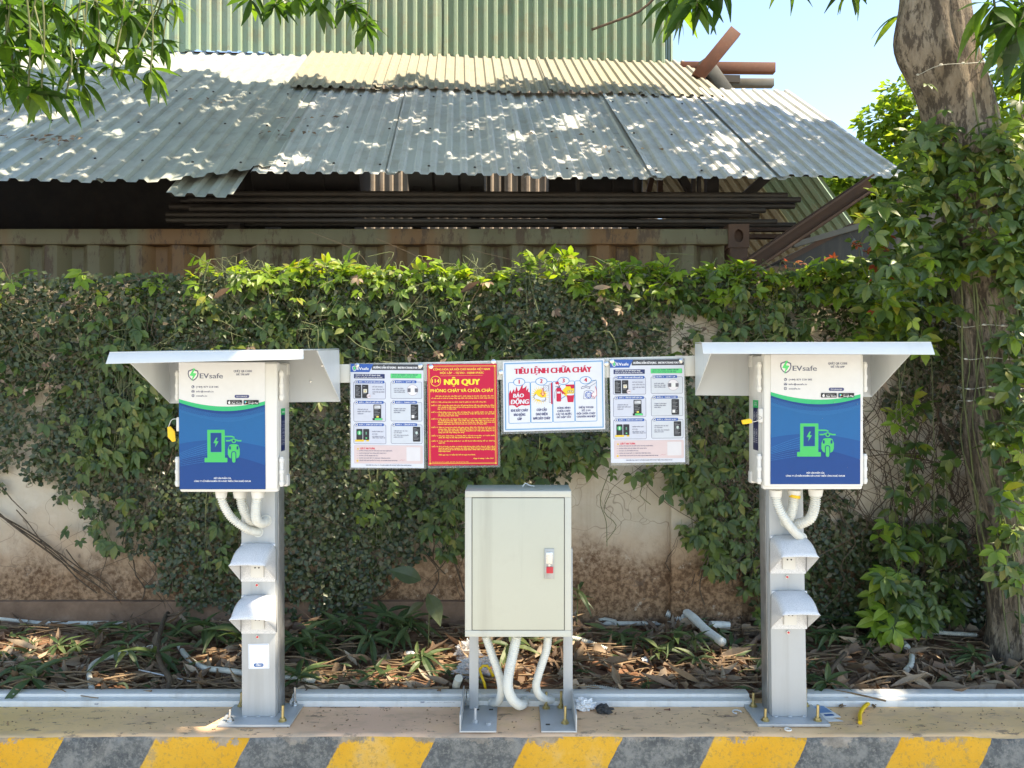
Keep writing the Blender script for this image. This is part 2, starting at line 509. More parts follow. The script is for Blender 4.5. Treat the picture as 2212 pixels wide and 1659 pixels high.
M['rope'] = paint('dry_fibre', (0.25, 0.165, 0.09), 0.9, 0, 0.3, 30)
# ------------------------------------------------------------------ the ground, road, kerb, soil
def struct(name, mb, mat, label, **k):
    return tag(mb.build(name, mat, **k), label, kind='structure')


struct('ground', MB().add([(-250, -250, -0.36), (250, -250, -0.36), (250, 250, -0.36), (-250, 250, -0.36)], [(0, 1, 2, 3)]), M['earth'], 'bare earth reaching to the horizon')
struct('road', MB().add([(-60, -9, -0.31), (60, -9, -0.31), (60, 2.75, -0.31), (-60, 2.75, -0.31)], [(0, 1, 2, 3)]), M['asphalt'], 'pale concrete road in front of the striped kerb')
struct('yard', MB().add([(-60, 4.05, -0.02), (60, 4.05, -0.02), (60, 80, -0.02), (-60, 80, -0.02)], [(0, 1, 2, 3)]), M['earth'], 'earth yard behind the wall')

KF, KB = 2.738, 3.06


def kerb_pt(u, v):
    x = -8 + 16 * u
    prof = [(KF, -0.33), (KF, -0.24), (KF, -0.17), (KF, -0.12), (KF, -0.085), (KF, -0.06), (KF, -0.042), (KF, -0.028), (KF + .001, -0.017), (KF + .004, -0.008), (KF + .010, -0.002), (KF + .018, 0),
            (KF + .028, 0), (KF + .04, 0), (KF + .055, 0), (KF + .08, 0), (KF + .12, 0), (KF + .17, 0), (KF + .24, 0), (KB, 0), (KB, -0.2)]
    j = int(round(v * (len(prof) - 1)))
    y, z = prof[j]
    e = max(0, 1 - abs(j - 10) / 6.0)
    p = Vector((x * 5, y * 6, z * 6))
    n = noise.fractal(p, 0.9, 2.2, 5)
    chip = max(0, noise.noise(Vector((x * 3.1, 7.7, 1))) - 0.18) * 2.2
    chip += max(0, noise.noise(Vector((x * 11, 2.7, 5))) - 0.25) * 0.8
    y += n * 0.004 * (1 if j <= 9 else 0.3) + e * (chip * 0.022 + 0.004 * n)
    z += n * 0.003 * (1 if j > 9 else 0.3) - e * (chip * 0.016 + 0.003 * abs(n))
    return (x, y, z)


mb = MB(); mb.grid(kerb_pt, 1000, 20)
mb.m = [0 if (i // 1000) < 9 else 1 for i in range(len(mb.f))]
struct('kerb', mb, [M['kerb_face'], M['kerb_top']], 'high concrete kerb with yellow and black diagonal stripes', smooth=True)


def soil_z(x, y):
    return -0.012 + 0.03 * noise.fractal(Vector((x * 2.2, y * 2.2, 3)), 0.8, 2.1, 5) + 0.035 * max(0, (y - 3.3) / 0.6)


def soil_pt(u, v):
    x, y = -7 + 14 * u, 3.05 + 0.88 * v
    return (x, y, soil_z(x, y) if v > 0.02 else -0.03)


soil = struct('soil_bed', MB().grid(soil_pt, 420, 30), M['soil'], 'brown soil strip littered with dry leaves between kerb and wall', smooth=True)

# ------------------------------------------------------------------ the garden wall
WY = 3.9
WT = 1.77
wall = thing('garden_wall', 'stained cream plaster wall overgrown with creepers', 'wall', (0, WY, 0))


def wall_pt(u, v):
    x, z = -8 + 16 * u, -0.1 + (WT + 0.1) * v
    return (x, WY + 0.012 * noise.fractal(Vector((x * 1.5, z * 1.5, 9)), 0.9, 2, 4), z + (0.02 * noise.noise(Vector((x * 3, 1, 1))) if v > 0.99 else 0))


w = MB().grid(wall_pt, 320, 40)
w.add([(-8, WY, WT), (8, WY, WT), (8, WY + .2, WT), (-8, WY + .2, WT), (-8, WY + .2, -.3), (8, WY + .2, -.3)], [(0, 1, 2, 3), (3, 2, 5, 4)])
w.build('plaster_face', M['plaster'], wall, smooth=True)
MB().box(0.80, 1.16, WY - 0.035, WY + 0.01, -0.05, WT - 0.01).build('pilaster', M['plaster'], wall, bevel=0.006)
MB().box(-8, -0.05, WY - 0.03, WY + 0.01, -0.05, 0.155).build('plinth', M['plinth'], wall, bevel=0.008)

# ------------------------------------------------------------------ the shed behind
O = Vector((0, 6.2, 2.92)); U = Vector((0.9977, 0.0675, 0)); D = Vector((-0.0675, 0.9977, 0)); SL = 0.68
RD = D + Vector((0, 0, SL)); RN = U.cross(RD).normalized()
PROF = [(0, 0), (0.46, 0), (0.60, 1), (0.86, 1)]


def corr(u0, u1, pitch, depth, fn, rows, ph=0.0):
    """a trapezoidal tin sheet; fn(u, t, h) gives the point"""
    us = []
    k = math.floor((u0 - ph) / pitch) - 1
    while True:
        base = ph + k * pitch
        if base > u1: break
        for a, h in PROF:
            us.append((base + a * pitch, h * depth))
        k += 1
    pts = [q for q in us if u0 <= q[0] <= u1]
    m = MB()
    n = len(pts)
    for j in range(rows + 1):
        for (u, h) in pts:
            m.v.append(tuple(fn(u, j / rows, h)))
    for j in range(rows):
        for i in range(n - 1):
            m.f.append((j * n + i, j * n + i + 1, (j + 1) * n + i + 1, (j + 1) * n + i)); m.m.append(0)
    return m


def roof_fn(v0, v1, lift, seed, bend=None):
    def fn(u, t, h):
        v = v0 + (v1 - v0) * t
        w = 0.012 * noise.noise(Vector((u * 1.3 + seed, v * 1.1, seed)))
        edge = 0.02 * noise.noise(Vector((u * 2.1, seed, 4))) * (1 if t == 0 else 0)
        p = O + U * u + RD * (v + edge) + RN * (h + lift + w)
        if bend: p = bend(p, u, t)
        return p
    return fn


shed = thing('tin_shed', 'tin shed with grey corrugated lean-to roof under a green tin wall', 'shed', tuple(O))
edges = [-2.08, -1.02, 0.05, 1.12, 2.2, 3.22]
for i in range(5):
    lift = 0.008 * (i % 2)
    up = [0.0, 0.012, 0.0, 0.02, 0.05][i]
    corr(edges[i], edges[i + 1] + 0.14, 0.125, 0.020, roof_fn(-0.01 - 0.015 * (i % 2), 2.28 + (0.12 if i == 4 else 0), lift + up, i), 14, 0.02 * i).build('roof_sheet', M['roof'], shed)
el = [-6.6, -5.4, -4.3, -3.2, -2.06]
for i in range(4):
    def bend(p, u, t):
        k = max(0, (u + 2.75) / 0.7) * max(0, 1 - t / 0.30)
        return p + Vector((0, 0.30, 0.20)) * (k ** 1.3)
    corr(el[i], el[i + 1] + 0.17, 0.15, 0.023, roof_fn(-0.24, 3.6, 0.0 + 0.008 * (i % 2), 20 + i, bend if i == 3 else None), 24, 0.03 * i).build('roof_sheet', M['roof_green'], shed)
# the scrap piece under the torn corner
corr(-2.62, -2.12, 0.15, 0.028, roof_fn(-0.30, 0.5, -0.07, 44), 6).build('roof_sheet', M['roof_green'], shed)
eu = [-2.3, -1.35, -0.4, 0.55, 1.5, 2.42]
for i in range(5):
    corr(eu[i], eu[i + 1] + 0.12, 0.11, 0.024, roof_fn(2.12 + 0.03 * (i % 2), 3.62, 0.045 + 0.01 * (i % 2), 60 + i), 8, 0.015 * i).build('roof_sheet', M['roof_cream'], shed)
WV = 3.52
for i in range(9):
    u0 = -6.9 + i * 1.02
    def fn(u, t, h, s=i):
        z = 5.33 + 0.02 * (s % 2) + 4.0 * t
        w = 0.02 * noise.noise(Vector((u * 1.6 + s, z * 0.6, s)))
        return O + U * u + D * (WV - h - 0.01 * (s % 2) + w) + Vector((0, 0, z - O.z))
    corr(u0, min(u0 + 1.16, 2.26), 0.125, 0.034, fn, 14, 0.01 * i).build('wall_sheet', M['wall_tin'], shed)
# frame: bottom rail of the tin wall, end return, purlins, columns
def bp(u, v, z): return O + U * u + D * v + Vector((0, 0, z - O.z))
MB().beam(bp(-7, WV + .08, 5.30), bp(2.3, WV + .08, 5.30), 0.08, 0.12).build('wall_rail', M['rust_dark'], shed)
def fn(u, t, h): return bp(2.3 + h, WV + u, 5.35 + 4 * t)
corr(0.02, 2.5, 0.125, 0.03, fn, 2).build('wall_sheet', M['wall_tin'], shed)
for v in (0.42, 1.1, 2.15, 3.3):
    z = O.z + v * SL - 0.07
    MB().beam(bp(-6.6, v, z), bp(3.1, v, z), 0.05, 0.09).build('purlin', M['dark_steel'], shed)
for u in (-6.2, -2.40, 1.90):
    for v in (0.78, 3.45):
        MB().beam(bp(u, v, 2.5 if v < 1 else -0.05), bp(u, v, O.z + v * SL - 0.1), 0.11, 0.11, up=(0, 1, 0)).build('column', M['dark_steel'], shed)
MB().beam(bp(1.93, 0.78, 2.72), bp(2.45, 0.78, 3.2), 0.05, 0.09).build('brace', M['dark_steel'], shed)
MB().beam(bp(1.88, 0.80, 2.75), bp(1.6, 0.80, 3.2), 0.05, 0.07).build('brace', M['dark_steel'], shed)
# dark sheet added where the left of the shed is only deep shade
MB().slab([bp(-7, 2.9, 0), bp(-1.75, 2.9, 0), bp(-1.75, 2.9, 4.85), bp(-7, 2.9, 4.85)], D * 0.05).build('shade_sheet', M['dark_steel'], shed)
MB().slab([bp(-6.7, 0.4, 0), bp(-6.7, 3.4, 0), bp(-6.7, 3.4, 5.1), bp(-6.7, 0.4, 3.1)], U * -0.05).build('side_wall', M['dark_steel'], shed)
# steel sticking out past the end of the tin wall
bt = thing('roof_beam', 'rusty red steel beam leaning diagonally up from the shed roof', 'beam', tuple(at(1510, 165, 9.3)))
m = MB(); a, b = at(1506, 168, 9.2), at(1588, 68, 9.2)
m.beam(a, b, 0.10, 0.15); m.build('beam_web', M['rust'], bt, bevel=0.006)
bt = thing('roof_beam', 'rusty horizontal beam crossing behind the diagonal one', 'beam', tuple(at(1490, 146, 9.6)))
MB().beam(at(1470, 146, 9.75), at(1673, 148, 9.75), 0.10, 0.125).build('beam_web', M['rust'], bt, bevel=0.006)
bt = thing('roof_beam', 'short grey beam below the rusty horizontal one', 'beam', tuple(at(1550, 180, 9.8)))
MB().beam(at(1530, 180, 9.9), at(1670, 180, 9.9), 0.10, 0.10).build('beam_web', M['grey_beam'], bt, bevel=0.006)
bt = thing('roof_beam', 'weathered grey board leaning the opposite way behind the diagonal beam', 'beam', tuple(at(1545, 170, 9.6)))
MB().beam(at(1520, 128, 9.6), at(1575, 205, 9.6), 0.06, 0.16).build('beam_web', M['grey_beam'], bt, bevel=0.004)

# far cream tin wall seen through the shed
far = thing('neighbouring_shed', 'sunlit cream tin wall glimpsed through the open shed', 'shed', (0, 13.5, 0))
for i in range(7):
    def fn(u, t, h, s=i): return Vector((u, 13.5 - h, 6.6 * t))
    corr(-4 + i * 1.1, -4 + i * 1.1 + 1.13, 0.16, 0.03, fn, 3).build('wall_sheet', M['cream_tin'], far)
MB().beam((-4, 13.40, 3.9), (3.7, 13.40, 3.9), 0.08, 0.1).build('rail', M['dark_steel'], far)
# slanting tin sheets at the open end
lean = thing('leaning_tin_sheet', 'ribbed tin sheets slanting down at the open end of the shed', 'tin sheet', tuple(at(1600, 430, 8.6)))
a0 = at(1335, 330, 9.6)
av = (at(1760, 480, 8.3) - at(1662, 345, 8.3)).normalized()
bv = Vector((0.80, -0.42, 0.10)).normalized()
nn = bv.cross(av).normalized()
for i in range(3):
    def fn(u, t, h): return a0 + bv * u + av * (2.3 * t + 0.02) + nn * h
    corr(i * 0.62, i * 0.62 + 0.64, 0.105, 0.025, fn, 4).build('tin_sheet', M['roof_cream'] if i < 2 else M['wall_tin'], lean)

# fixing screws and leaves on the roof
m = MB(); m2 = MB()
for v in (0.10, 0.95, 1.9):
    u = -6.3
    while u < 3.15:
        p = O + U * (u + random.uniform(-.02, .02)) + RD * (v + random.uniform(-.02, .02)) + RN * 0.036
        m.tube([p, p + RN * .006, p + RN * .010], [.011, .011, .006], 6); u += .375
tag(m.build('roof_screw', M['dark_steel'], shed), 'dark fixing screws on the roof', kind='stuff')
for u, v, n_ in ((-3.9, .5, 26), (-4.4, .25, 20), (-1.9, 1.15, 8), (-2.0, .75, 12), (1.05, .55, 8), (-5.0, 1.0, 14), (.3, .9, 4), (2.3, .7, 4), (-3.0, 1.6, 5)):
    for k in range(n_):
        p = O + U * (u + random.gauss(0, .16)) + RD * (v + random.gauss(0, .05)) + RN * .04; a = random.uniform(0, 6.28); d = U * math.cos(a) + RD * math.sin(a); e = RN.cross(d)
        L_ = random.uniform(.03, .09); m2.add([p, p + d * L_ * .5 + e * L_ * .16 + RN * .012, p + d * L_, p + d * L_ * .5 - e * L_ * .16], [(0, 1, 2), (0, 2, 3)])
tag(m2.build('roof_leaf_litter', M['dry'], shed), 'dead leaves caught in the roof troughs', kind='stuff')

# shipping container
ct = thing('shipping_container', 'dark olive shipping container with rusty corner post behind the wall', 'container', (1.9, 6.5, 0))
CX0, CX1, CY = -10.2, 2.0, 6.5


def fn(u, t, h): return Vector((u, CY + 0.02 + h, 0.15 + 2.28 * t))
PROF_OLD = PROF[:]
PROF[:] = [(0, 0), (0.28, 0), (0.5, 1), (0.78, 1)]
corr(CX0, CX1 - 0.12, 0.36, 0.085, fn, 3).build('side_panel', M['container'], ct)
PROF[:] = PROF_OLD
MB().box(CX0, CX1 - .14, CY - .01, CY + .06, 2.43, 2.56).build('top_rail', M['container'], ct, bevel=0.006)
MB().box(CX1 - .16, CX1 - .01, CY - .012, CY + .12, 0.12, 2.44).build('corner_post', M['rust_dark'], ct, bevel=0.008)
m = MB()
n = 16
cx, cz = CX1 - .088, 2.50
ring = [(cx + .04 * math.cos(2 * math.pi * k / n), CY - .02, cz + .055 * math.sin(2 * math.pi * k / n)) for k in range(n)]
sq = []
for k in range(n):
    a = 2 * math.pi * k / n; c, s = math.cos(a), math.sin(a); q = max(abs(c), abs(s))
    sq.append((cx + .088 * c / q, CY - .02, cz + .10 * s / q))
ins = [(p[0], CY + .03, p[2]) for p in ring]; bk = [(p[0], CY + .14, p[2]) for p in sq]
m.add(ring + sq + ins + bk, [(k, (k + 1) % n, n + (k + 1) % n, n + k) for k in range(n)] + [(k, 2 * n + k, 2 * n + (k + 1) % n, (k + 1) % n) for k in range(n)]
      + [(n + k, n + (k + 1) % n, 3 * n + (k + 1) % n, 3 * n + k) for k in range(n)] + [tuple(2 * n + k for k in range(n)), tuple(3 * n + k for k in range(n))])
m.build('corner_casting', M['rust_dark'], ct, smooth='auto')
MB().box(CX0, CX1, CY + .15, CY + 2.4, 2.46, 2.5).build('container_roof', M['rust_dark'], ct)
MB().box(CX1 - .1, CX1 - .05, CY + .15, CY + 2.4, 0.15, 2.45).build('end_panel', M['rust_dark'], ct)

# pipes, tanks and frames stored on the container
k = 0
for row, (yy, zz) in enumerate([(6.62, 2.66), (6.68, 2.72), (6.62, 2.76), (6.72, 2.80), (6.64, 2.84), (6.76, 2.86), (6.66, 2.90), (6.9, 2.68), (6.95, 2.78), (7.0, 2.88)]):
    x0 = -3.1 + 0.35 * random.random(); x1 = 2.05 + 0.55 * random.random()
    p = tag(MB().tube([(x0, yy, zz), (x1, yy + .02, zz + .02 * random.uniform(-1, 1))], random.choice((0.022, 0.028, 0.024)), 10).build('steel_pipe', M['dark_steel'], None, smooth='auto', loc=(x0, yy, zz)),
            'long dark steel pipe in the stack on top of the container', 'pipe', 'steel pipes stacked on the container')
for i, (z, x1) in enumerate(((2.60, 2.75), (2.68, 2.62), (2.76, 2.5), (2.64, 2.85))):
    y0 = 7.1 + 0.08 * i
    tag(MB().box(1.2, x1, y0, y0 + 0.06, z, z + 0.035).build('timber_plank', M['rust_dark'], None, loc=(1.2, y0, z)), 'dark plank poking out past the container corner post', 'plank', 'planks stored on the container')
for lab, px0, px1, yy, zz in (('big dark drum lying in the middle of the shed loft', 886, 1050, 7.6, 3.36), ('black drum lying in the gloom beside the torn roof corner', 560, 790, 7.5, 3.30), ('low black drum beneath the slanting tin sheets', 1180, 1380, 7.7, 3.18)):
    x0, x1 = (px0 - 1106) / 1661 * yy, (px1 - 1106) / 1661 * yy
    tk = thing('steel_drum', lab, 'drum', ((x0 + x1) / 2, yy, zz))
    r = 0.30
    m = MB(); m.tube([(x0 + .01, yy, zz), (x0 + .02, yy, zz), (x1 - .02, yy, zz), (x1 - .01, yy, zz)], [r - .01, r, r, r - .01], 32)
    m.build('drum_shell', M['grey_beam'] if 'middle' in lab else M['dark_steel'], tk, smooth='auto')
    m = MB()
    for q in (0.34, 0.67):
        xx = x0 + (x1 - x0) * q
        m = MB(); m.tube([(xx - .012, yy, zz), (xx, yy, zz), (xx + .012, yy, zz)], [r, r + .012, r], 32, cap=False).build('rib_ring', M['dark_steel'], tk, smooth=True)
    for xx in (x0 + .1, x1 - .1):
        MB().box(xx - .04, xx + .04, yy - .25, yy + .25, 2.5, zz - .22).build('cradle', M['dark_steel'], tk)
fr = thing('loft_rack', 'black ladder frame standing under the roof edge', 'rack', tuple(at(1280, 425, 6.75)))  # open steel rack frame of rails and uprights
MB().beam(at(1052, 425, 6.75), at(1512, 424, 6.75), 0.05, 0.05).build('bottom_rail', M['dark_steel'], fr)
MB().beam(at(1052, 365, 6.75), at(1512, 364, 6.75), 0.05, 0.04).build('top_rail', M['dark_steel'], fr)
for px in (1056, 1086, 1122, 1248, 1372, 1498, 1510):
    MB().beam(at(px, 425, 6.76), at(px, 365, 6.76), 0.03, 0.045, up=(0, 1, 0)).build('upright', M['dark_steel'], fr)
for px, dx in ((750, 26), (768, -14), (790, 4), (1395, 24), (1425, 2)):
    b2 = thing('roof_strut', 'thin brown strut standing under the shed roof', 'strut', tuple(at(px, 432, 7.9)), 'struts under the shed roof')
    MB().beam(at(px, 440, 7.9), at(px + dx, 340, 7.9), 0.05, 0.06, up=(0, 1, 0)).build('strut_bar', M['rust_dark'], b2)

# leaning steel and a dark lean-to at the end of the container
bt = thing('steel_channel', 'long dark brown steel channel propped diagonally at the container end', 'beam', tuple(at(1640, 560, 6.1)))
a, b = at(1612, 578, 6.1), at(1878, 398, 6.1)
m = MB(); m.beam(a, b, 0.04, 0.13); m.beam(a + Vector((0, -.04, .055)), b + Vector((0, -.04, .055)), 0.09, 0.015); m.beam(a + Vector((0, -.04, -.055)), b + Vector((0, -.04, -.055)), 0.09, 0.015)
m.build('channel', M['rust_dark'], bt)
lt = thing('lean_to', 'low black lean-to with a grey edge rail below the propped channel', 'lean-to', tuple(at(1800, 560, 6.6)))
P = [at(1668, 575, 6.5), at(1940, 436, 6.5), at(2080, 436, 6.5), at(2080, 600, 6.5)]
MB().slab(P, (0, 1.6, 0)).build('tarpaulin', M['black'], lt)
MB().beam(at(1712, 530, 6.42), at(1935, 466, 6.42), 0.06, 0.045).build('edge_rail', M['grey_beam'], lt)
MB().beam(at(1690, 566, 6.44), at(1945, 432, 6.44), 0.05, 0.04).build('edge_rail', M['rust_dark'], lt)
# ------------------------------------------------------------------ flat print (posters, stickers)
_tcache = {}


def text_geo(s, res):
    k = (s, res)
    if k in _tcache: return _tcache[k]
    if 'Đ' in s or 'đ' in s:      # the barred D is drawn as a plain D with its bar laid across
        plain = s.replace('Đ', 'D').replace('đ', 'd')
        vs, fs, isl = (list(q) for q in text_geo(plain, res))
        for i, ch in enumerate(s):
            if ch not in 'Đđ': continue
            c1 = plain[i]
            xr = max(v[0] for v in text_geo(plain[:i + 1], res)[0]); g1 = text_geo(c1, res)[0]
            w = max(v[0] for v in g1) - min(v[0] for v in g1); top = max(v[1] for v in g1)
            x0, x1, y0, y1 = (xr - w * 1.16, xr - w * .48, top * .46, top * .57) if ch == 'Đ' else (xr - w * .55, xr + w * .14, top * .80, top * .89)
            b = len(vs); vs += [(x0, y0), (x1, y0), (x1, y1), (x0, y1)]; fs.append((b, b + 1, b + 2, b + 3)); isl += [2 + 3 * len(fs)] * 4
        _tcache[k] = (vs, fs, isl)
        return _tcache[k]
    c = bpy.data.curves.new('lettering', 'FONT')
    c.body = s; c.resolution_u = res
    o = bpy.data.objects.new('lettering', c)
    me = bpy.data.meshes.new_from_object(o)
    vs = [(v.co.x, v.co.y) for v in me.vertices]
    fs = [tuple(p.vertices) for p in me.polygons]
    bpy.data.objects.remove(o); bpy.data.curves.remove(c); bpy.data.meshes.remove(me)
    par = list(range(len(vs)))
    def find(a):
        while par[a] != a:
            par[a] = par[par[a]]; a = par[a]
        return a
    for f in fs:
        for b in f[1:]: par[find(f[0])] = find(b)
    roots = {}
    isl = [roots.setdefault(find(i), len(roots)) for i in range(len(vs))]
    _tcache[k] = (vs, fs, isl)
    return _tcache[k]


class Print:
    EPS = 0.0003

    def __init__(s, TL, TR, BL, box, n=(0, -1, 0)):
        s.TL, s.ex, s.ey = Vector(TL), Vector(TR) - Vector(TL), Vector(BL) - Vector(TL)
        s.b = box; s.n = Vector(n); s.mb = MB(); s.cols = []; s.lay = 0

    def P(s, x, y, l):
        x0, y0, x1, y1 = s.b
        return s.TL + s.ex * ((x - x0) / (x1 - x0)) + s.ey * ((y - y0) / (y1 - y0)) + s.n * (l * s.EPS)

    def c(s, col):
        if col not in s.cols: s.cols.append(col)
        s.mb.mi = s.cols.index(col)

    def poly(s, pts, col, l=1):
        s.c(col)
        a = sum(p[0] * q[1] - q[0] * p[1] for p, q in zip(pts, pts[1:] + pts[:1]))
        if a > 0: pts = pts[::-1]
        s.mb.add([s.P(x, y, l) for x, y in pts], [tuple(range(len(pts)))])
        return s

    def rect(s, x0, y0, x1, y1, col, l=1, r=0):
        if r <= 0: return s.poly([(x0, y0), (x1, y0), (x1, y1), (x0, y1)], col, l)
        pts = []
        for cx, cy, a0 in ((x1 - r, y0 + r, -90), (x1 - r, y1 - r, 0), (x0 + r, y1 - r, 90), (x0 + r, y0 + r, 180)):
            for k in range(5):
                a = R(a0 + k * 22.5); pts.append((cx + r * math.cos(a), cy + r * math.sin(a)))
        return s.poly(pts, col, l)

    def frame(s, x0, y0, x1, y1, w, col, l=1, r=0, fill=None):
        s.rect(x0, y0, x1, y1, col, l, r)
        return s.rect(x0 + w, y0 + w, x1 - w, y1 - w, fill, l + 1, max(0, r - w))

    def disc(s, cx, cy, r, col, l=1, ry=None, n=24):
        ry = r if ry is None else ry
        return s.poly([(cx + r * math.cos(2 * math.pi * k / n), cy + ry * math.sin(2 * math.pi * k / n)) for k in range(n)], col, l)

    def line(s, pts, w, col, l=1):
        for q, ((x0, y0), (x1, y1)) in enumerate(zip(pts, pts[1:])):
            l += 0.05 if q % 2 else -0.05 if q else 0
            d = math.hypot(x1 - x0, y1 - y0) or 1
            px, py = -(y1 - y0) / d * w / 2, (x1 - x0) / d * w / 2
            s.poly([(x0 + px, y0 + py), (x1 + px, y1 + py), (x1 - px, y1 - py), (x0 - px, y0 - py)], col, l)
        return s

    def text(s, t, x0, x1, base, cap, col, l=2, bold=0.0, res=1, slant=0, align=None):
        vs, fs, isl = text_geo(t, res)
        if not vs: return s
        s.c(col)
        xa, xb = min(v[0] for v in vs), max(v[0] for v in vs)
        sy = cap / 0.72
        sx = (x1 - x0) / (xb - xa)
        if align:
            sx = sy * 0.92; w = (xb - xa) * sx
            x0 = {'L': x0, 'C': (x0 + x1 - w) / 2, 'R': x1 - w}[align]
        bw = bold * cap
        for k, dx in enumerate((0,) if not bold else (-bw / 2, 0, bw / 2)):
            s.mb.add([s.P(x0 + (v[0] - xa) * sx + dx + slant * v[1] * sy, base - v[1] * sy, l + 0.06 * (isl[i] % 3) + 0.2 * k) for i, v in enumerate(vs)], [f for f in fs])
        return s

    def build(s, name, parent):
        return s.mb.build(name, [ink(c) for c in s.cols], parent)


WHITE = (0.72, 0.73, 0.74); NAVY = (0.02, 0.035, 0.12); BLUE = (0.025, 0.10, 0.36); DGREY = (0.05, 0.055, 0.065); GREEN = (0.01, 0.42, 0.14); LGREEN = (0.08, 0.62, 0.20); SLATE = (0.13, 0.14, 0.20)
BOLT = [(0.55, 0.0), (0.12, 0.55), (0.46, 0.60), (0.34, 1.0), (0.88, 0.40), (0.52, 0.36), (0.72, 0.04)]


def shield(p, x0, y0, x1, y1, l, line=SLATE, fill=WHITE, bolt=LGREEN):
    w, h = x1 - x0, y1 - y0
    out = [(0.5, 0), (0.95, 0.16), (1.0, 0.4), (0.93, 0.66), (0.75, 0.86), (0.5, 1.0), (0.25, 0.86), (0.07, 0.66), (0, 0.4), (0.05, 0.16)]
    p.poly([(x0 + a * w, y0 + b * h) for a, b in out], line, l)
    p.poly([(x0 + w / 2 + (a - .5) * w * .78, y0 + h / 2 + (b - .5) * h * .78) for a, b in out], fill, l + 1)
    p.poly([(x0 + (0.08 + a * 0.84) * w, y0 + (b * 1.06 - 0.03) * h) for a, b in BOLT], bolt, l + 2)


def door_sticker(TL, TR, BL, parent, pill):
    p = Print(TL, TR, BL, (432, 235, 1287, 1470))
    p.rect(432, 235, 1287, 1470, (0.64, 0.645, 0.65), 1)
    shield(p, 520, 295, 630, 415, 2)
    p.text('EV', 642, 730, 389, 50, SLATE, 2, 0.10, 3); p.text('safe', 736, 870, 389, 50, SLATE, 2, 0.06, 3)
    for yy, tx, x1 in ((472, '(+84) 879 558 085', 826), (516, 'info@evsafe.io', 778), (558, 'evsafe.io', 714)):
        p.text(tx, 604, x1, yy + 10, 19, SLATE, 2, 0.1)
    p.disc(572, 472, 15, SLATE, 2); p.line([(565, 465), (568, 474), (578, 480)], 5, WHITE, 3)
    p.rect(557, 504, 588, 527, SLATE, 2, 3); p.line([(558, 507), (572, 517), (587, 507)], 3, WHITE, 3)
    p.disc(572, 558, 15, SLATE, 2); p.line([(558, 558), (586, 558)], 2.5, WHITE, 3); p.line([(572, 544), (572, 572)], 2.5, WHITE, 3.4)
    p.text('QUÉT QR CODE', 978, 1160, 329, 21, SLATE, 2, 0.14, 2); p.text('ĐỂ TẢI APP', 1003, 1134, 361, 20, SLATE, 2, 0.14, 2)
    p.rect(985, 550, 1130, 581, (0.05, 0.06, 0.17), 2, 14); p.text(pill, 1005, 1110, 573, 15, WHITE, 3)
    for x0, x1, a, b in ((910, 1060, 'Download on the', 'App Store'), (1075, 1225, 'GET IT ON', 'Google Play')):
        p.rect(x0, 601, x1, 644, (0.015, 0.015, 0.02), 7, 6)
        p.text(a, x0 + 46, x0 + 46 + len(a) * 5.6, 615, 7, WHITE, 8); p.text(b, x0 + 46, x1 - 6, 637, 17, WHITE, 8, 0.08)
    p.disc(934, 626, 12, WHITE, 8, 13); p.disc(948, 624, 5, (0.015, 0.015, 0.02), 9); p.line([(935, 612), (940, 605)], 4, WHITE, 8.5)
    p.poly([(1088, 607), (1088, 637), (1101, 622)], (0.05, 0.5, 0.75), 8); p.poly([(1088, 607), (1114, 622), (1101, 622)], (0.1, 0.6, 0.2), 8.4); p.poly([(1088, 637), (1114, 622), (1101, 622)], (0.8, 0.15, 0.1), 8.4)
    N = 28
    def top(x): q = (x - 900) / 468; return 664 - 74 * q * q if x < 900 else 664 - 52 * ((x - 900) / 387) ** 2
    xs = [432 + 855 * k / N for k in range(N + 1)]
    p.poly([(x, top(x)) for x in xs] + [(1287, 1470), (432, 1470)], (0.015, 0.42, 0.17), 2)
    thick = lambda x: 34 + 10 * math.sin((x - 432) / 855 * math.pi)
    p.poly([(x, top(x) + thick(x)) for x in xs] + [(1287, 1470), (432, 1470)], (0.002, 0.048, 0.20), 3)
    # lighter wave fields of the print
    def wave(y0, a, b, c): return [(x, y0 + a * math.sin((x - 432) / 855 * b + c)) for x in xs]
    for i, (lo, col) in enumerate(((0, (0.002, 0.072, 0.245)), (1, (0.003, 0.105, 0.29)))):
        up = [(x, top(x) + thick(x) + 24 + 40 * i) for x in xs]
        dn = [(x, 1240 - 180 * i + (-110 + 40 * i) * math.sin((x - 432) / 855 * 2.6 + .5)) for x in xs]
        p.poly(up + dn[::-1], col, 4 + 0.5 * i)
    for k in range(9):
        p.line([(x, 1255 - 13 * k - (80 + 13 * k) * math.sin((x - 432) / 855 * 1.9 + .15)) for x in xs[:16]], 1.8, (0.03, 0.22, 0.46), 5.0 + .02 * k)
        p.line([(x, top(x) + thick(x) + 28 + 8 * k + 10 * math.sin(x / 120)) for x in xs[::2]], 1.5, (0.02, 0.17, 0.42), 5.25 + .02 * k)
    G = (0.04, 0.45, 0.12); DB = (0.002, 0.048, 0.20)
    p.rect(710, 888, 888, 1170, (0.01, 0.2, 0.3), 5.5, 6); p.rect(713, 891, 885, 1166, G, 6.4, 5); p.rect(684, 1163, 911, 1206, G, 6.8, 6)
    p.rect(743, 918, 855, 1109, (0.02, 0.2, 0.25), 7.2, 3); p.rect(747, 922, 851, 1105, DB, 7.6, 2)
    p.poly([(765 + a * 68, 966 + b * 94) for a, b in BOLT], G, 8)
    p.line([(885, 955), (955, 955), (982, 966)], 13, G, 6.4)
    p.line([(897, 997), (935, 997), (950, 988), (1000, 988), (1015, 997), (1051, 997)], 13, G, 6.4)
    p.disc(975, 997, 23, G, 6.9); p.disc(975, 997, 12, DB, 7.3)
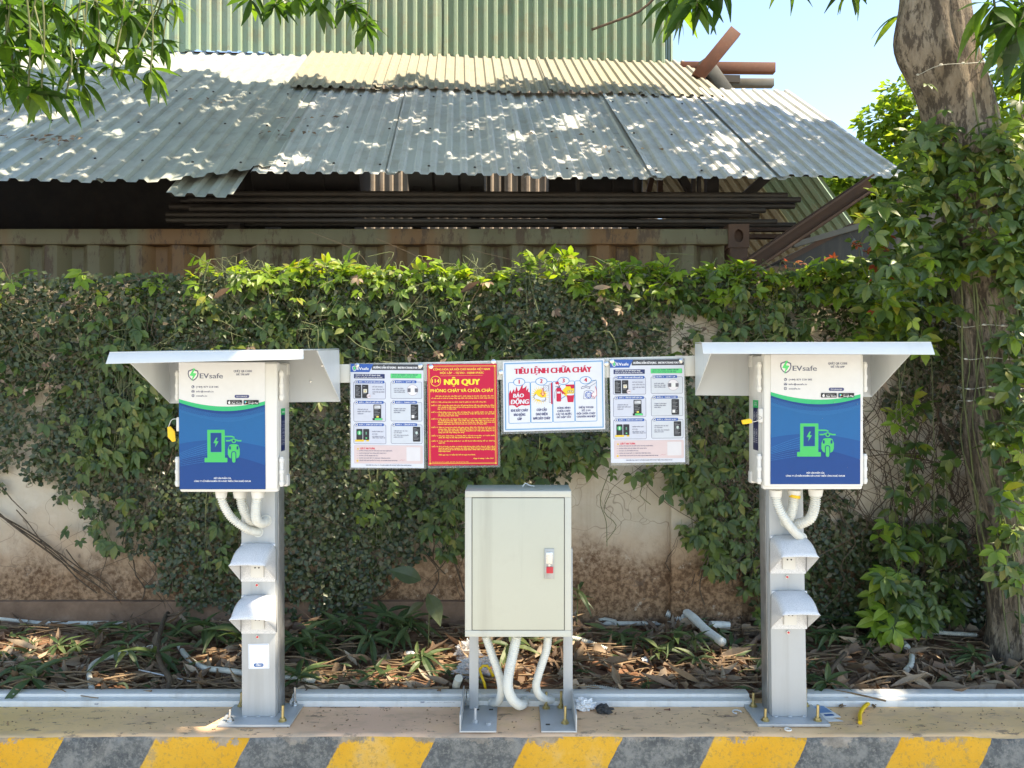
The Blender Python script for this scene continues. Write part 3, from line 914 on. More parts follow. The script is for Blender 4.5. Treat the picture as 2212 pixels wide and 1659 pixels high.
    sc = [(930, 1040), (950, 1031), (1000, 1031), (1020, 1040), (1034, 1080), (1034, 1130), (1022, 1158), (1000, 1170), (950, 1170), (928, 1158), (915, 1130), (915, 1080)]
    p.poly(sc, G, 6.4)
    for cx in (937, 1011): p.rect(cx - 9, 1050, cx + 9, 1083, DB, 7, 5)
    p.rect(949, 1098, 999, 1215, DB, 7, 22); p.rect(957, 1106, 991, 1209, G, 7.4, 16)
    p.text('MỘT SẢN PHẨM CỦA', 776, 945, 1369, 15, WHITE, 6, 0.1); p.text('CÔNG TY CỔ PHẦN NGHIÊN CỨU & PHÁT TRIỂN CÔNG NGHỆ CNTLAB', 577, 1141, 1397, 15, WHITE, 6, 0.1)
    p.build('door_sticker', parent)


def hood(xc, y0, zt, w, parent, led=True):
    h, dep = 0.136, 0.128
    prof = [(0, 1.0), (0.12, 1.0), (0.28, 0.985), (0.45, 0.95), (0.62, 0.885), (0.78, 0.79), (0.9, 0.70), (1.0, 0.615)]
    m = MB(); n = 13
    for d, zz in prof:
        lo = 0.615 * d
        rad = 0.022 * (1 - 0.35 * d)
        hw = w / 2 + 0.003 * (1 - d)
        top = zt - h + h * zz; low = zt - h + h * lo
        rad = min(rad, max(0.0005, (top - low) * 0.95))
        sec = [(-hw, low), (-hw, (low + top - rad) / 2)] + [(-hw + rad - rad * math.cos(a), top - rad + rad * math.sin(a)) for a in (0, .52, 1.05, 1.57)]
        sec = sec + [(0, top + 0.002)] + [(-a, b) for a, b in sec[::-1]]
        m.v.extend([(xc + a, y0 - dep * d, b) for a, b in sec])
    for j in range(len(prof) - 1):
        for i in range(n - 1):
            m.f.append((j * n + i, j * n + i + 1, (j + 1) * n + i + 1, (j + 1) * n + i)); m.m.append(0)
    o = m.build('socket_cover', M['hood'], parent, smooth='auto')
    sm = o.modifiers.new('thickness', 'SOLIDIFY'); sm.thickness = 0.0028; sm.offset = -1
    MB().box(xc - w / 2 - .002, xc + w / 2 + .002, y0 - .006, y0 - .0005, zt - h - .004, zt + .002).build('back_plate', M['hood'], o, bevel=0.002)
    MB().box(xc - .024, xc + .024, y0 - .016, y0 - .004, zt - .122, zt - .05).build('socket', M['abs'], o, bevel=0.003)
    for dx in (-.007, .007):
        MB().cyl((xc + dx, y0 - .0172, zt - .085), (xc + dx, y0 - .0158, zt - .085), 0.003, 10).build('socket_hole', M['black'], o)
    m = MB(); zl = zt - h - 0.012 + 0.002
    m.tube([(xc - .004, y0 - .0005, zl - .006), (xc - .004, y0 - .005, zl - .006), (xc - .004, y0 - .0052, zl - .006)], [.0062, .0062, .005], 16)
    led_o = m.build('indicator_light', M['chrome'], parent, smooth='auto')
    MB().tube([(xc - .004, y0 - .005, zl - .006), (xc - .004, y0 - .008, zl - .006), (xc - .004, y0 - .0088, zl - .006)], [.0042, .004, .002], 14).build('lens', M['red'], led_o, smooth='auto')


def bolt(x, y, z, h, mat, parent, nut=True):
    m = MB()
    m.tube([(x, y, z + .001), (x, y, z + .003)], .015, 18); m.tube([(x, y, z + .003), (x, y, z + .012)], .0105, 6)
    m.tube([(x, y, z + .012), (x + .001, y, z + h)], .0052, 10)
    m.build('anchor_bolt', mat, parent, smooth='auto')


def hinge(x, y, z0, z1, side, parent, rim):
    m = MB()
    m.box(x - .004, x + .004 + side * 0, y - .004, y + .05, z0, z1) if False else None
    xo = x + side * .009
    m.tube([(xo, y + .004, z0), (xo, y + .004, z0 + .003), (xo, y + .004, z1 - .003), (xo, y + .004, z1)], [.006, .0075, .0075, .006], 12)
    for q in (0.12, 0.5, 0.88):
        zz = z0 + (z1 - z0) * q
        m.tube([(xo, y + .004, zz - .006), (xo, y + .004, zz + .006)], .0095, 14)
    xa, xb = sorted((x + side * .0005, x + side * .007))
    m.box(xa, xb, y + .004, y + .058, z0 + .008, z1 - .008)
    m.build('hinge', M['abs'], parent, smooth='auto')


def station(label, root, pole, plate, box, sticker, canopy, conduits, hoods, pill, vis_side):
    t = thing('charging_post', label, 'charging post', root, 'scooter charging posts on the kerb')
    # base plate and anchor bolts
    x0, x1, y0, y1 = plate
    MB().box(x0, x1, y0, y1, 0.001, 0.011).build('base_plate', M['galv'], t, bevel=0.0015)
    mats = [M['chrome'], M['zinc_yellow'], M['zinc_yellow'], M['chrome']] if vis_side > 0 else [M['zinc_yellow']] * 4
    for (bx_, by_, bh), bm_ in zip(((x0 + .035, y0 + .03, .045), (x1 - .035, y0 + .03, .058), (x0 + .03, y1 - .03, .052), (x1 - .03, y1 - .025, .07)), mats):
        bolt(bx_, by_, .011, bh, bm_, t)
    # pole: front face, box section, galvanised strip behind
    (a0, a1), (b0, b1), py, pd = pole
    zt = 1.30
    def pole_pt(fx, y, z):
        k = z / zt
        return (a0 + (b0 - a0) * k + fx * ((a1 - a0) + ((b1 - b0) - (a1 - a0)) * k), y, z)
    m = MB(); m.add([pole_pt(fx, yy, zz) for zz in (0.011, zt) for fx, yy in ((0, py), (1, py), (1, py + pd), (0, py + pd))],
                    [(0, 3, 2, 1), (4, 5, 6, 7), (0, 1, 5, 4), (1, 2, 6, 5), (2, 3, 7, 6), (3, 0, 4, 7)])
    m.build('pole', M['galv'], t, bevel=0.003)
    e = 1 if vis_side > 0 else 0
    m = MB()
    m.add([tuple(Vector(pole_pt(e, yy, zz)) + Vector((vis_side * dx, 0, 0))) for zz in (0.011, zt) for dx, yy in ((0.0005, py + .034), (.004, py + .034), (.004, py + pd + .012), (.0005, py + pd + .012))],
          [(0, 3, 2, 1), (4, 5, 6, 7), (0, 1, 5, 4), (1, 2, 6, 5), (2, 3, 7, 6), (3, 0, 4, 7)])
    m.build('side_channel', M['galv_edge'], t, bevel=0.001)
    wm = MB()
    for fx in (.1, .5, .9):
        q = Vector(pole_pt(fx, py - .002, .013)); wm.tube([q + Vector((-.009, 0, 0)), q, q + Vector((.009, 0, 0))], [.002, .004, .002], 8)
    tag(wm.build('weld_bead', M['galv'], t, smooth=True), kind='stuff')
    # enclosure
    X0, X1, Yf, Yb, z0, z1 = box
    enc = MB().box(X0 + .004, X1 - .004, Yf + .030, Yb, z0 + .012, z1 - .006).build('enclosure', M['abs'], t, bevel=0.006)
    MB().box(X0 + .001, X1 - .001, Yb - .035, Yb - .001, z0 + .006, z0 + .05).build('lower_flange', M['abs'], enc, bevel=0.004)
    MB().box(X0 + .001, X1 - .001, Yb - .035, Yb - .001, z1 - .045, z1 - .001).build('upper_flange', M['abs'], enc, bevel=0.004)
    MB().box(X0 + .002, X1 - .002, Yf + .008, Yf + .034, z0 + .001, z1).build('door_frame', M['abs'], enc, bevel=0.007)
    MB().box(X0 + .004, X1 - .003, Yf, Yf + .016, z0 + .012, z1 - .004).build('door', M['abs'], enc, bevel=0.006)
    for s, xx in ((-1, X0 + .001), (1, X1 - .001)):
        hinge(xx, Yf + .012, z1 - .135, z1 - .03, s, enc, 0)
        hinge(xx, Yf + .012, z0 + .02, z0 + .125, s, enc, 0)
    door_sticker(*sticker, enc, pill)
    # side label
    if vis_side > 0:
        xs = X1 - .0035
        p = Print((xs, 2.748, z1 - .165), (xs, 2.795, z1 - .165), (xs, 2.748, z1 - .318), (1042, 615, 1146, 1036), n=(1, 0, 0))
        p.rect(1042, 615, 1146, 1036, (0.01, 0.02, 0.10), 1); p.rect(1042, 615, 1146, 678, (0.01, 0.42, 0.13), 2)
        p.text('Thông số kỹ thuật', 1062, 1128, 655, 14, WHITE, 3, .1)
        for i, (a, b) in enumerate((('Tủ', 'Nhựa ABS'), ('Điện áp', '220V AC'), ('Dòng', '10A'), ('Số cổng', '2'), ('Tần số', '50Hz'), ('Kết nối', 'Wifi'), ('IP', 'IP54'))):
            yy = 742 + 36 * i
            p.line([(1050, yy + 14), (1138, yy + 14)], 2, (0.4, 0.45, 0.6), 2)
            p.text(a, 1056, 1080, yy + 5, 11, WHITE, 2); p.text(b, 1094, 1134, yy + 5, 11, WHITE, 2)
        p.build('spec_label', enc)
    else:
        xs = X0 + .0035
        p = Print((xs, 2.800, z1 - .165), (xs, 2.742, z1 - .165), (xs, 2.800, z1 - .345), (243, 632, 340, 1058), n=(-1, 0, 0))
        p.rect(243, 632, 340, 1058, (0.015, 0.02, 0.08), 1); p.rect(243, 632, 340, 697, (0.01, 0.42, 0.13), 2)
        p.text('THAM GIA', 275, 315, 660, 12, WHITE, 3, .1); p.text('AN TOÀN', 270, 320, 678, 12, WHITE, 3, .1)
        for cx in (270, 312):
            for cy in (765, 910):
                p.disc(cx, cy, 14, WHITE, 2, 34); p.disc(cx, cy, 11, (0.015, 0.02, 0.08), 3, 30); p.line([(cx - 5, cy + 14), (cx, cy - 14), (cx + 5, cy + 14)], 3, WHITE, 4)
            for q in range(3): p.rect(cx - 17, 955 + 16 * q, cx + 15, 960 + 16 * q, (0.5, 0.5, 0.55), 2)
        p.build('safety_label', enc)
        MB().box(X0 - .012, X0 + .004, Yf + .006, Yf + .024, z0 + .235, z0 + .285).build('latch', M['abs'], enc, bevel=0.004)
        for dz in (.045, .09): MB().cyl((X0 + .0045, Yf + .08, z0 + dz), (X0 + .002, Yf + .08, z0 + dz), .005, 10).build('screw', M['chrome'], enc)
    if vis_side > 0:
        MB().box(X0 - .010, X0 + .004, Yf + .006, Yf + .024, z0 + .215, z0 + .265).build('latch', M['abs'], enc, bevel=0.004)
    # canopy of bent sheet
    c = canopy
    cp = MB().slab([c['bl'], c['br'], c['br2'], c['bl2']], (0, -.0025, 0)).build('canopy', M['canopy_shaded'], t, bevel=0.0006, seg=1)
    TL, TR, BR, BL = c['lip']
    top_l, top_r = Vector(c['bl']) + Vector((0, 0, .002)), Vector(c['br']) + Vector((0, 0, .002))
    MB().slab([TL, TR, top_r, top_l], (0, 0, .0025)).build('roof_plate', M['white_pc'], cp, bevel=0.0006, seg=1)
    MB().slab([TL, TR, BR, BL], (0, .0025, 0)).build('front_lip', M['white_pc'], cp, bevel=0.0006, seg=1)
    for (ff, bb, b2, sx) in ((c['lf'], c['bl'], c['bl2'], .0025), (c['rf'], c['br'], c['br2'], -.0025)):
        MB().slab([ff, bb, b2], (sx, 0, 0)).build('side_flap', M['white_pc'], cp, bevel=0.0006, seg=1)
    for q in ((.83, .6), (.9, .3)):
        v = Vector(c['bl']).lerp(Vector(c['br']), q[0]).lerp(Vector(c['bl2']).lerp(Vector(c['br2']), q[0]), q[1])
        MB().tube([v + Vector((0, -.0026, 0)), v + Vector((0, -.006, 0)), v + Vector((0, -.007, 0))], [.005, .0045, .001], 10).build('rivet', M['chrome'], cp, smooth='auto')
    # conduits from the box into the pole
    for pts, r in conduits:
        o = flex(pts, r).build('conduit', M['flex'], t, smooth=True)
        a = Vector(pts[0]); MB().tube([a + Vector((0, 0, .002)), a + Vector((0, 0, -.004)), a + Vector((0, 0, -.022))], [r * 1.35, r * 1.35, r * 1.18], 18).build('gland', M['abs'], o, smooth='auto')
        b = Vector(pts[-1]); MB().tube([b + Vector((0, -.004, 0)), b + Vector((0, .012, 0))], r * 1.25, 18).build('boss', M['flex'], o, smooth='auto')
    for xc, zt_, w in hoods:
        hood(xc, py, zt_, w, t)
    return t


def A(x, y, Y): return tuple(at(x, y, Y))
PY = 2.862
L = station('charging post with a blue pump sticker, beside the red rules poster', (-0.943, 2.9, 0),
            ((-1.006, -0.880), (-1.010, -0.884), PY, 0.092), (-1.072, -0.808, 2.796, 2.99),
            (-1.173, -0.822, 2.70, 2.855, 0.868, 1.327),
            (A(386, 783, 2.6985), A(572, 783, 2.6985), A(388, 1057, 2.6985)),
            dict(bl=(-1.278, 2.858, 1.370), br=(-0.642, 2.858, 1.377), br2=(-0.638, 2.858, 1.184), bl2=(-1.272, 2.858, 1.178),
                 lip=(A(236, 762, 2.40), A(655, 757, 2.42), A(655.5, 776, 2.41), A(228, 786, 2.39)), lf=(-1.277, 2.50, 1.352), rf=(-0.644, 2.54, 1.361)),
            [([A(478, 1062, 2.77), A(481, 1085, 2.77), A(500, 1118, 2.79), A(532, 1142, 2.81), A(552, 1148, 2.845), A(558, 1149, 2.862)], .0155),
             ([A(519, 1062, 2.79), A(525, 1095, 2.80), A(538, 1122, 2.82), A(546, 1128, 2.85), A(548, 1128, 2.862)], .019),
             ([A(557, 1062, 2.75), A(553, 1095, 2.76), A(554, 1122, 2.78), A(566, 1130, 2.82), A(575, 1124, 2.862)], .0175)],
            [(-0.944, 0.655, 0.124), (-0.942, 0.462, 0.124)], 'EV101A8A5DB', 1)
# port card on the pole: the code square is left blank
p = Print(A(536, 1391, 2.861), A(581, 1390, 2.861), A(537, 1445, 2.861), (153, 1037, 295, 1206))
p.rect(153, 1037, 295, 1206, (0.72, 0.75, 0.80), 1, 5); p.rect(158, 1042, 290, 1201, (0.25, 0.36, 0.52), 2, 5); p.rect(160, 1044, 288, 1199, (0.80, 0.81, 0.82), 3, 4)
p.rect(190, 1169, 256, 1193, (0.02, 0.10, 0.28), 4, 11); p.text('CỔNG 1', 202, 246, 1187, 12, WHITE, 5, .1)
p.build('port_card', L)

RS = station('charging post whose enclosure carries raindrops on its blue pump sticker', (1.03, 2.9, 0),
             ((0.968, 1.099), (0.950, 1.076), PY, 0.090), (0.897, 1.160, 2.800, 2.985),
             (0.8748, 1.2285, 2.68, 2.855, 0.880, 1.357),
             (A(1665, 766, 2.6785), A(1859, 766, 2.6785), A(1664, 1046, 2.6785)),
             dict(bl=(0.680, 2.858, 1.400), br=(1.334, 2.858, 1.400), br2=(1.338, 2.858, 1.202), bl2=(0.681, 2.858, 1.208),
                  lip=(A(1516, 741, 2.43), A(2012, 740, 2.43), A(2020, 766, 2.42), A(1519, 764, 2.42)), lf=(0.677, 2.57, 1.386), rf=(1.332, 2.50, 1.384)),
             [([A(1676, 1060, 2.77), A(1680, 1090, 2.765), A(1696, 1122, 2.765), A(1716, 1148, 2.79), A(1728, 1160, 2.83), A(1731, 1162, 2.862)], .0165),
              ([A(1716, 1060, 2.79), A(1713, 1092, 2.80), A(1706, 1116, 2.82), A(1698, 1126, 2.862)], .0185),
              ([A(1762, 1058, 2.77), A(1760, 1092, 2.775), A(1750, 1120, 2.79), A(1728, 1131, 2.815), A(1706, 1132, 2.862)], .019)],
             [(1.0265, 0.685, 0.128), (1.031, 0.479, 0.128)], 'EV16A4b60b8', -1)
# yellow tape showing at the middle gland
MB().tube([A(1717, 1069, 2.785), A(1716, 1075, 2.785)], .0205, 14).build('tape', M['yellow'], RS, smooth='auto')
# droplets on the door film
for x, y, r in ((1160, 680, 9), (1370, 700, 7), (1425, 720, 9), (1455, 722, 9), (1415, 860, 9), (1545, 865, 9), (1515, 850, 6), (1600, 995, 5), (1620, 998, 5), (1575, 1250, 10), (1400, 1225, 8), (1280, 1300, 6), (1480, 1440, 7), (1040, 840, 6)):
    q = at((2900 + (x - 120) * .422) * .54, (1320 + y * .422) * .54, 2.678)
    MB().tube([q + Vector((0, -.002, 0)), q + Vector((0, -.0034, 0)), q + Vector((0, -.004, 0))], [.0005 * r * .45, .0005 * r * .35, .0002], 8).build('droplet', M['acrylic'], RS)

# ------------------------------------------------------------------ the rail with its four posters
RY = 2.866
rail = thing('sign_rail', 'cream steel flat bar carrying the posters between the two charging posts', 'rail', tuple(at(1120, 780, RY)))
MB().slab([at(733, 787, RY), at(1512, 768, RY), at(1511, 812, RY), at(734, 827, RY)], (0, .004, 0)).build('flat_bar', M['rail'], rail, bevel=0.001)


def poster(name, label, quad, back, rivets, box, group=None):
    t = thing(name, label, 'poster', tuple(at(*quad[0], RY - .008)), group)
    MB().slab([at(x, y, RY - .006) for x, y in back], (0, .004, 0)).build('acrylic_sheet', M['acrylic'], t)
    TL, TR, BL = (at(*q, RY - .0065) for q in quad)
    for x, y in rivets:
        c = at(x, y, RY - .010)
        MB().tube([c + Vector((0, .004, 0)), c + Vector((0, -.001, 0)), c + Vector((0, -.003, 0)), c + Vector((0, -.004, 0))], [.0095, .0085, .005, .001], 16).build('rivet', M['chrome'], t, smooth='auto')
    return t, Print(TL, TR, BL, box)


def instructions(label, quad, back, rivets):
    t, p = poster('instruction_poster', label, quad, back, rivets, (70, 120, 990, 1420), 'charging instruction posters on the rail')
    LB = (0.60, 0.63, 0.72)
    p.rect(70, 120, 990, 1420, (0.58, 0.61, 0.67), 1)
    p.rect(340, 122, 988, 195, DGREY, 2); p.poly([(70, 120), (360, 120), (308, 222), (70, 222)], BLUE, 3)
    shield(p, 92, 142, 152, 212, 4, WHITE, (0.1, 0.15, 0.3), LGREEN); p.text('EVsafe', 156, 300, 195, 36, WHITE, 4, .1, 2)
    p.text('HƯỚNG DẪN SỬ DỤNG - INSTRUCTIONS FOR USE', 360, 962, 176, 26, WHITE, 4, .14)
    p.rect(113, 245, 502, 302, NAVY, 2, 4); p.text('CÁCH 1: SẠC QUA APP (khuyên dùng)', 132, 445, 267, 15, WHITE, 3, .12); p.text('(Không lo bị ngắt giữa chừng, bảo lưu tiền thừa)', 132, 470, 292, 13, WHITE, 3, .1)
    p.rect(575, 238, 965, 298, (0.04, 0.25, 0.08), 2, 4); p.rect(578, 241, 962, 295, LGREEN, 3, 3); p.text('CÁCH 2: SẠC NHANH - KHÔNG CẦN APP', 595, 920, 262, 15, NAVY, 4, .12); p.text('(Khách vãng lai, không hoàn tiền thừa)', 595, 890, 285, 13, NAVY, 4, .1)
    steps = [(105, 512, 345, 560, 'BƯỚC 1 - TẢI APP & NẠP TIỀN & QUÉT QR', 497), (105, 512, 600, 842, 'BƯỚC 2 - CẮM DÂY & BẮT ĐẦU SẠC', 487), (105, 514, 880, 1122, 'BƯỚC 3 - DỪNG SẠC & RÚT DÂY', 488),
             (575, 970, 340, 552, 'BƯỚC 1 - QUÉT QR', 902), (575, 970, 597, 835, 'BƯỚC 2 - THANH TOÁN', 907), (575, 971, 877, 1116, 'BƯỚC 3 - CẮM DÂY & SẠC', 908)]
    for x0, x1, y0, y1, tx, xe in steps:
        p.frame(x0, y0, x1, y1, 4, NAVY, 2, 16, (0.52, 0.55, 0.63) if x0 < 300 else (0.53, 0.57, 0.62))
        p.rect(x0 + 50, y0 - 17, xe, y0 + 18, BLUE, 4, 12); p.text(tx, x0 + 72, xe - 22, y0 + 8, 15, WHITE, 5, .12)
        p.disc(x0 + 38, y0 + 2, 22, NAVY, 5); p.disc(x0 + 38, y0 + 2, 18, WHITE, 6); p.disc(x0 + 38, y0 + 2, 10, BLUE, 7)
    PH = (0.025, 0.028, 0.035)
    def phone(x0, y0, x1, y1, rows, col=(0.25, 0.26, 0.28)):
        p.rect(x0, y0, x1, y1, PH, 5, 9)
        for k in range(rows):
            yy = y0 + 22 + (y1 - y0 - 36) * k / max(1, rows)
            p.rect(x0 + 10, yy, x0 + 10 + (x1 - x0 - 20) * (0.5 + 0.5 * ((k * 37) % 10) / 10), yy + 5, col, 6)
    phone(125, 380, 205, 548, 8); phone(215, 380, 295, 548, 3); p.rect(232, 435, 278, 480, (0.7, 0.68, 0.6), 6, 5); p.poly([(243, 470), (268, 470), (255, 447)], (0.6, 0.45, 0.1), 7)
    p.disc(300, 522, 26, (0.55, 0.4, 0.45), 7); p.disc(300, 522, 22, (0.75, 0.68, 0.7), 8); p.text('A+B', 283, 317, 530, 16, PH, 9, .1)
    for k, s in enumerate(('MỞ APP EVSAFE', 'NẠP TIỀN VÀO VÍ', 'QUÉT MÃ QR TRÊN', 'TRỤ')): p.text(s, 345, 345 + len(s) * 10, (413, 445, 477, 501)[k], 14, SLATE, 4, .12)
    phone(357, 628, 455, 800, 7); p.rect(368, 640, 446, 680, (0.6, 0.62, 0.65), 6, 4); p.rect(395, 770, 422, 792, (0.7, 0.6, 0.1), 6); p.rect(345, 798, 470, 826, PH, 7, 4); p.rect(375, 801, 467, 822, LGREEN, 8, 4)
    for k, s in enumerate(('CẮM DÂY VÀO XE', 'NHẤN "BẮT ĐẦU SẠC"', 'TRÊN APP')): p.text(s, 155, 155 + len(s) * 9.5, 697 + 27 * k, 14, SLATE, 4, .12)
    phone(140, 935, 217, 1072, 0); phone(225, 935, 302, 1072, 0)
    p.disc(178, 984, 28, (0.02, 0.35, 0.12), 6); p.rect(170, 965, 188, 1003, (0.4, 0.7, 0.45), 7); p.rect(256, 970, 272, 1005, (0.1, 0.25, 0.18), 6); p.rect(256, 1040, 274, 1058, (0.1, 0.5, 0.2), 6)
    p.rect(123, 1070, 235, 1093, (0.72, 0.5, 0.05), 7, 3); p.rect(265, 1072, 300, 1090, (0.72, 0.5, 0.05), 7, 3)
    for k, s in enumerate(('NHẤN "DỪNG SẠC"', 'RÚT DÂY', 'HỆ THỐNG TỰ TRẢ', 'TIỀN THEO THỰC TẾ')): p.text(s, 340, 340 + len(s) * 9.5, (973, 1005, 1035, 1053)[k], 13, SLATE, 4, .12)
    p.disc(852, 444, 70, (0.3, 0.25, 0.3), 4); p.disc(852, 444, 66, (0.68, 0.66, 0.69), 5); p.rect(790, 422, 918, 470, (0.12, 0.12, 0.14), 6, 8); p.rect(828, 420, 880, 472, (0.7, 0.72, 0.72), 7, 4)
    for k, s in enumerate(('QUÉT MÃ TRÊN', 'TRỤ SẠC VÀ LÀM', 'THEO HƯỚNG DẪN')): p.text(s, 615, 615 + len(s) * 10, 432 + 23 * k, 14, SLATE, 4, .12)
    phone(828, 623, 922, 820, 9); p.rect(838, 757, 872, 795, (0.7, 0.7, 0.7), 7)
    for k, s in enumerate(('THANH TOÁN THEO', 'HƯỚNG DẪN TRÊN', 'MÀN HÌNH')): p.text(s, 615, 615 + len(s) * 10, 685 + 24 * k, 14, SLATE, 4, .12)
    phone(853, 903, 945, 1090, 9); shield(p, 884, 962, 916, 1000, 7, (0.6, 0.7, 0.7), (0.1, 0.3, 0.2), WHITE)
    for k, s in enumerate(('CẮM DÂY VÀO XE, TRỤ', 'TỰ CẤP ĐIỆN', 'HẾT TIỀN, TRỤ TỰ NGẮT', 'ĐIỆN, RÚT DÂY')): p.text(s, 612, 612 + len(s) * 9, (963, 986, 1018, 1041)[k], 13, SLATE, 4, .12)
    p.frame(110, 1138, 975, 1366, 3, (0.55, 0.42, 0.42), 2, 14, (0.60, 0.49, 0.49))
    p.poly([(143, 1193), (173, 1193), (158, 1168)], (0.75, 0.5, 0.02), 4); p.rect(156, 1177, 160, 1188, PH, 5)
    p.text('LƯU Ý AN TOÀN:', 186, 372, 1190, 24, (0.6, 0.03, 0.06), 4, .12, 2)
    for k, (s, w) in enumerate((('KHÔNG SỬ DỤNG KHI TAY ƯỚT HOẶC KHU VỰC NGẬP NƯỚC', 592), ('KHÔNG DÙNG DÂY SẠC HỎNG, ĐỨT, BONG TRÓC', 516), ('KHÔNG CỐ LẤY MẠNH DÂY SẠC', 413), ('NGỪNG SẠC NGAY NẾU CÓ CẢNH BÁO TRÊN ỨNG DỤNG', 566), ('CẦN HỖ TRỢ? QUAY LẠI VỀ SỐ TAY HOẶC GỌI HOTLINE EVSAFE: 0879 558 085', 656))):
        y = 1214 + 30.5 * k
        p.text(s, 173, w, y, 13, SLATE, 4, .1); p.line([(142, y - 5), (163, y - 5)], 3, SLATE, 4)
    p.disc(152, 1334, 13, (0.7, 0.5, 0.05), 5); p.line([(680, 1332), (712, 1315), (716, 1328), (748, 1318)], 3, (0.5, 0.2, 0.25), 4)
    p.rect(770, 1160, 945, 1332, (0.62, 0.61, 0.63), 4, 6)
    p.text('SẢN PHẨM CỦA CÔNG TY CỔ PHẦN NGHIÊN CỨU VÀ PHÁT TRIỂN CÔNG NGHỆ CNTLAB', 256, 830, 1395, 14, SLATE, 3, .08)
    p.build('poster_print', t)


instructions('white charging instruction poster left of the red rules poster', ((757, 786), (914.5, 787), (758.5, 1010)), ((755, 784), (919, 783), (921, 1013), (756, 1014)), ((771, 789), (908, 790)))
instructions('white charging instruction poster beside the grey canopy, right of the fire orders poster', ((1317.5, 777), (1477.5, 775.5), (1320, 1000)), ((1316, 776), (1479, 774), (1489, 1003), (1319, 1006)), ((1322, 780), (1472, 779)))

t, p = poster('rules_poster', 'red fire rules poster with yellow lettering and a 114 badge', ((922.5, 786.5), (1073, 785.5), (925, 1006)), ((921, 785), (1076, 782), (1081, 1009), (924, 1012)), ((931, 792), (1066, 781)), (1037, 118, 1921, 1400))
RED = (0.50, 0.003, 0.045); YE = (0.80, 0.56, 0.06); YL = (0.82, 0.66, 0.05)
p.rect(1037, 118, 1921, 1400, RED, 1); p.frame(1056, 140, 1902, 1378, 5, YE, 2, 0, RED); p.frame(1068, 152, 1890, 1366, 2.5, YE, 4, 0, RED)
for cx, cy in ((1062, 146), (1896, 146), (1062, 1372), (1896, 1372)): p.poly([(cx - 14, cy), (cx, cy - 14), (cx + 14, cy), (cx, cy + 14)], YE, 6)
p.text('CỘNG HÒA XÃ HỘI CHỦ NGHĨA VIỆT NAM', 1115, 1832, 198, 25, YE, 6, .12, 2); p.text('ĐỘC LẬP  - TỰ DO - HẠNH PHÚC', 1200, 1755, 243, 25, YE, 6, .12, 2); p.line([(1205, 268), (1740, 264)], 2.5, YE, 6)
p.disc(1145, 334, 66, YL, 6, n=40); p.disc(1145, 334, 59, RED, 7, n=40); p.text('114', 1098, 1192, 352, 44, YL, 8, .12, 3)
p.text('NỘI QUY', 1255, 1702, 381, 74, YL, 6, .2, 3); p.text('PHÒNG CHÁY VÀ CHỮA CHÁY', 1080, 1875, 473, 40, YL, 6, .1, 3)
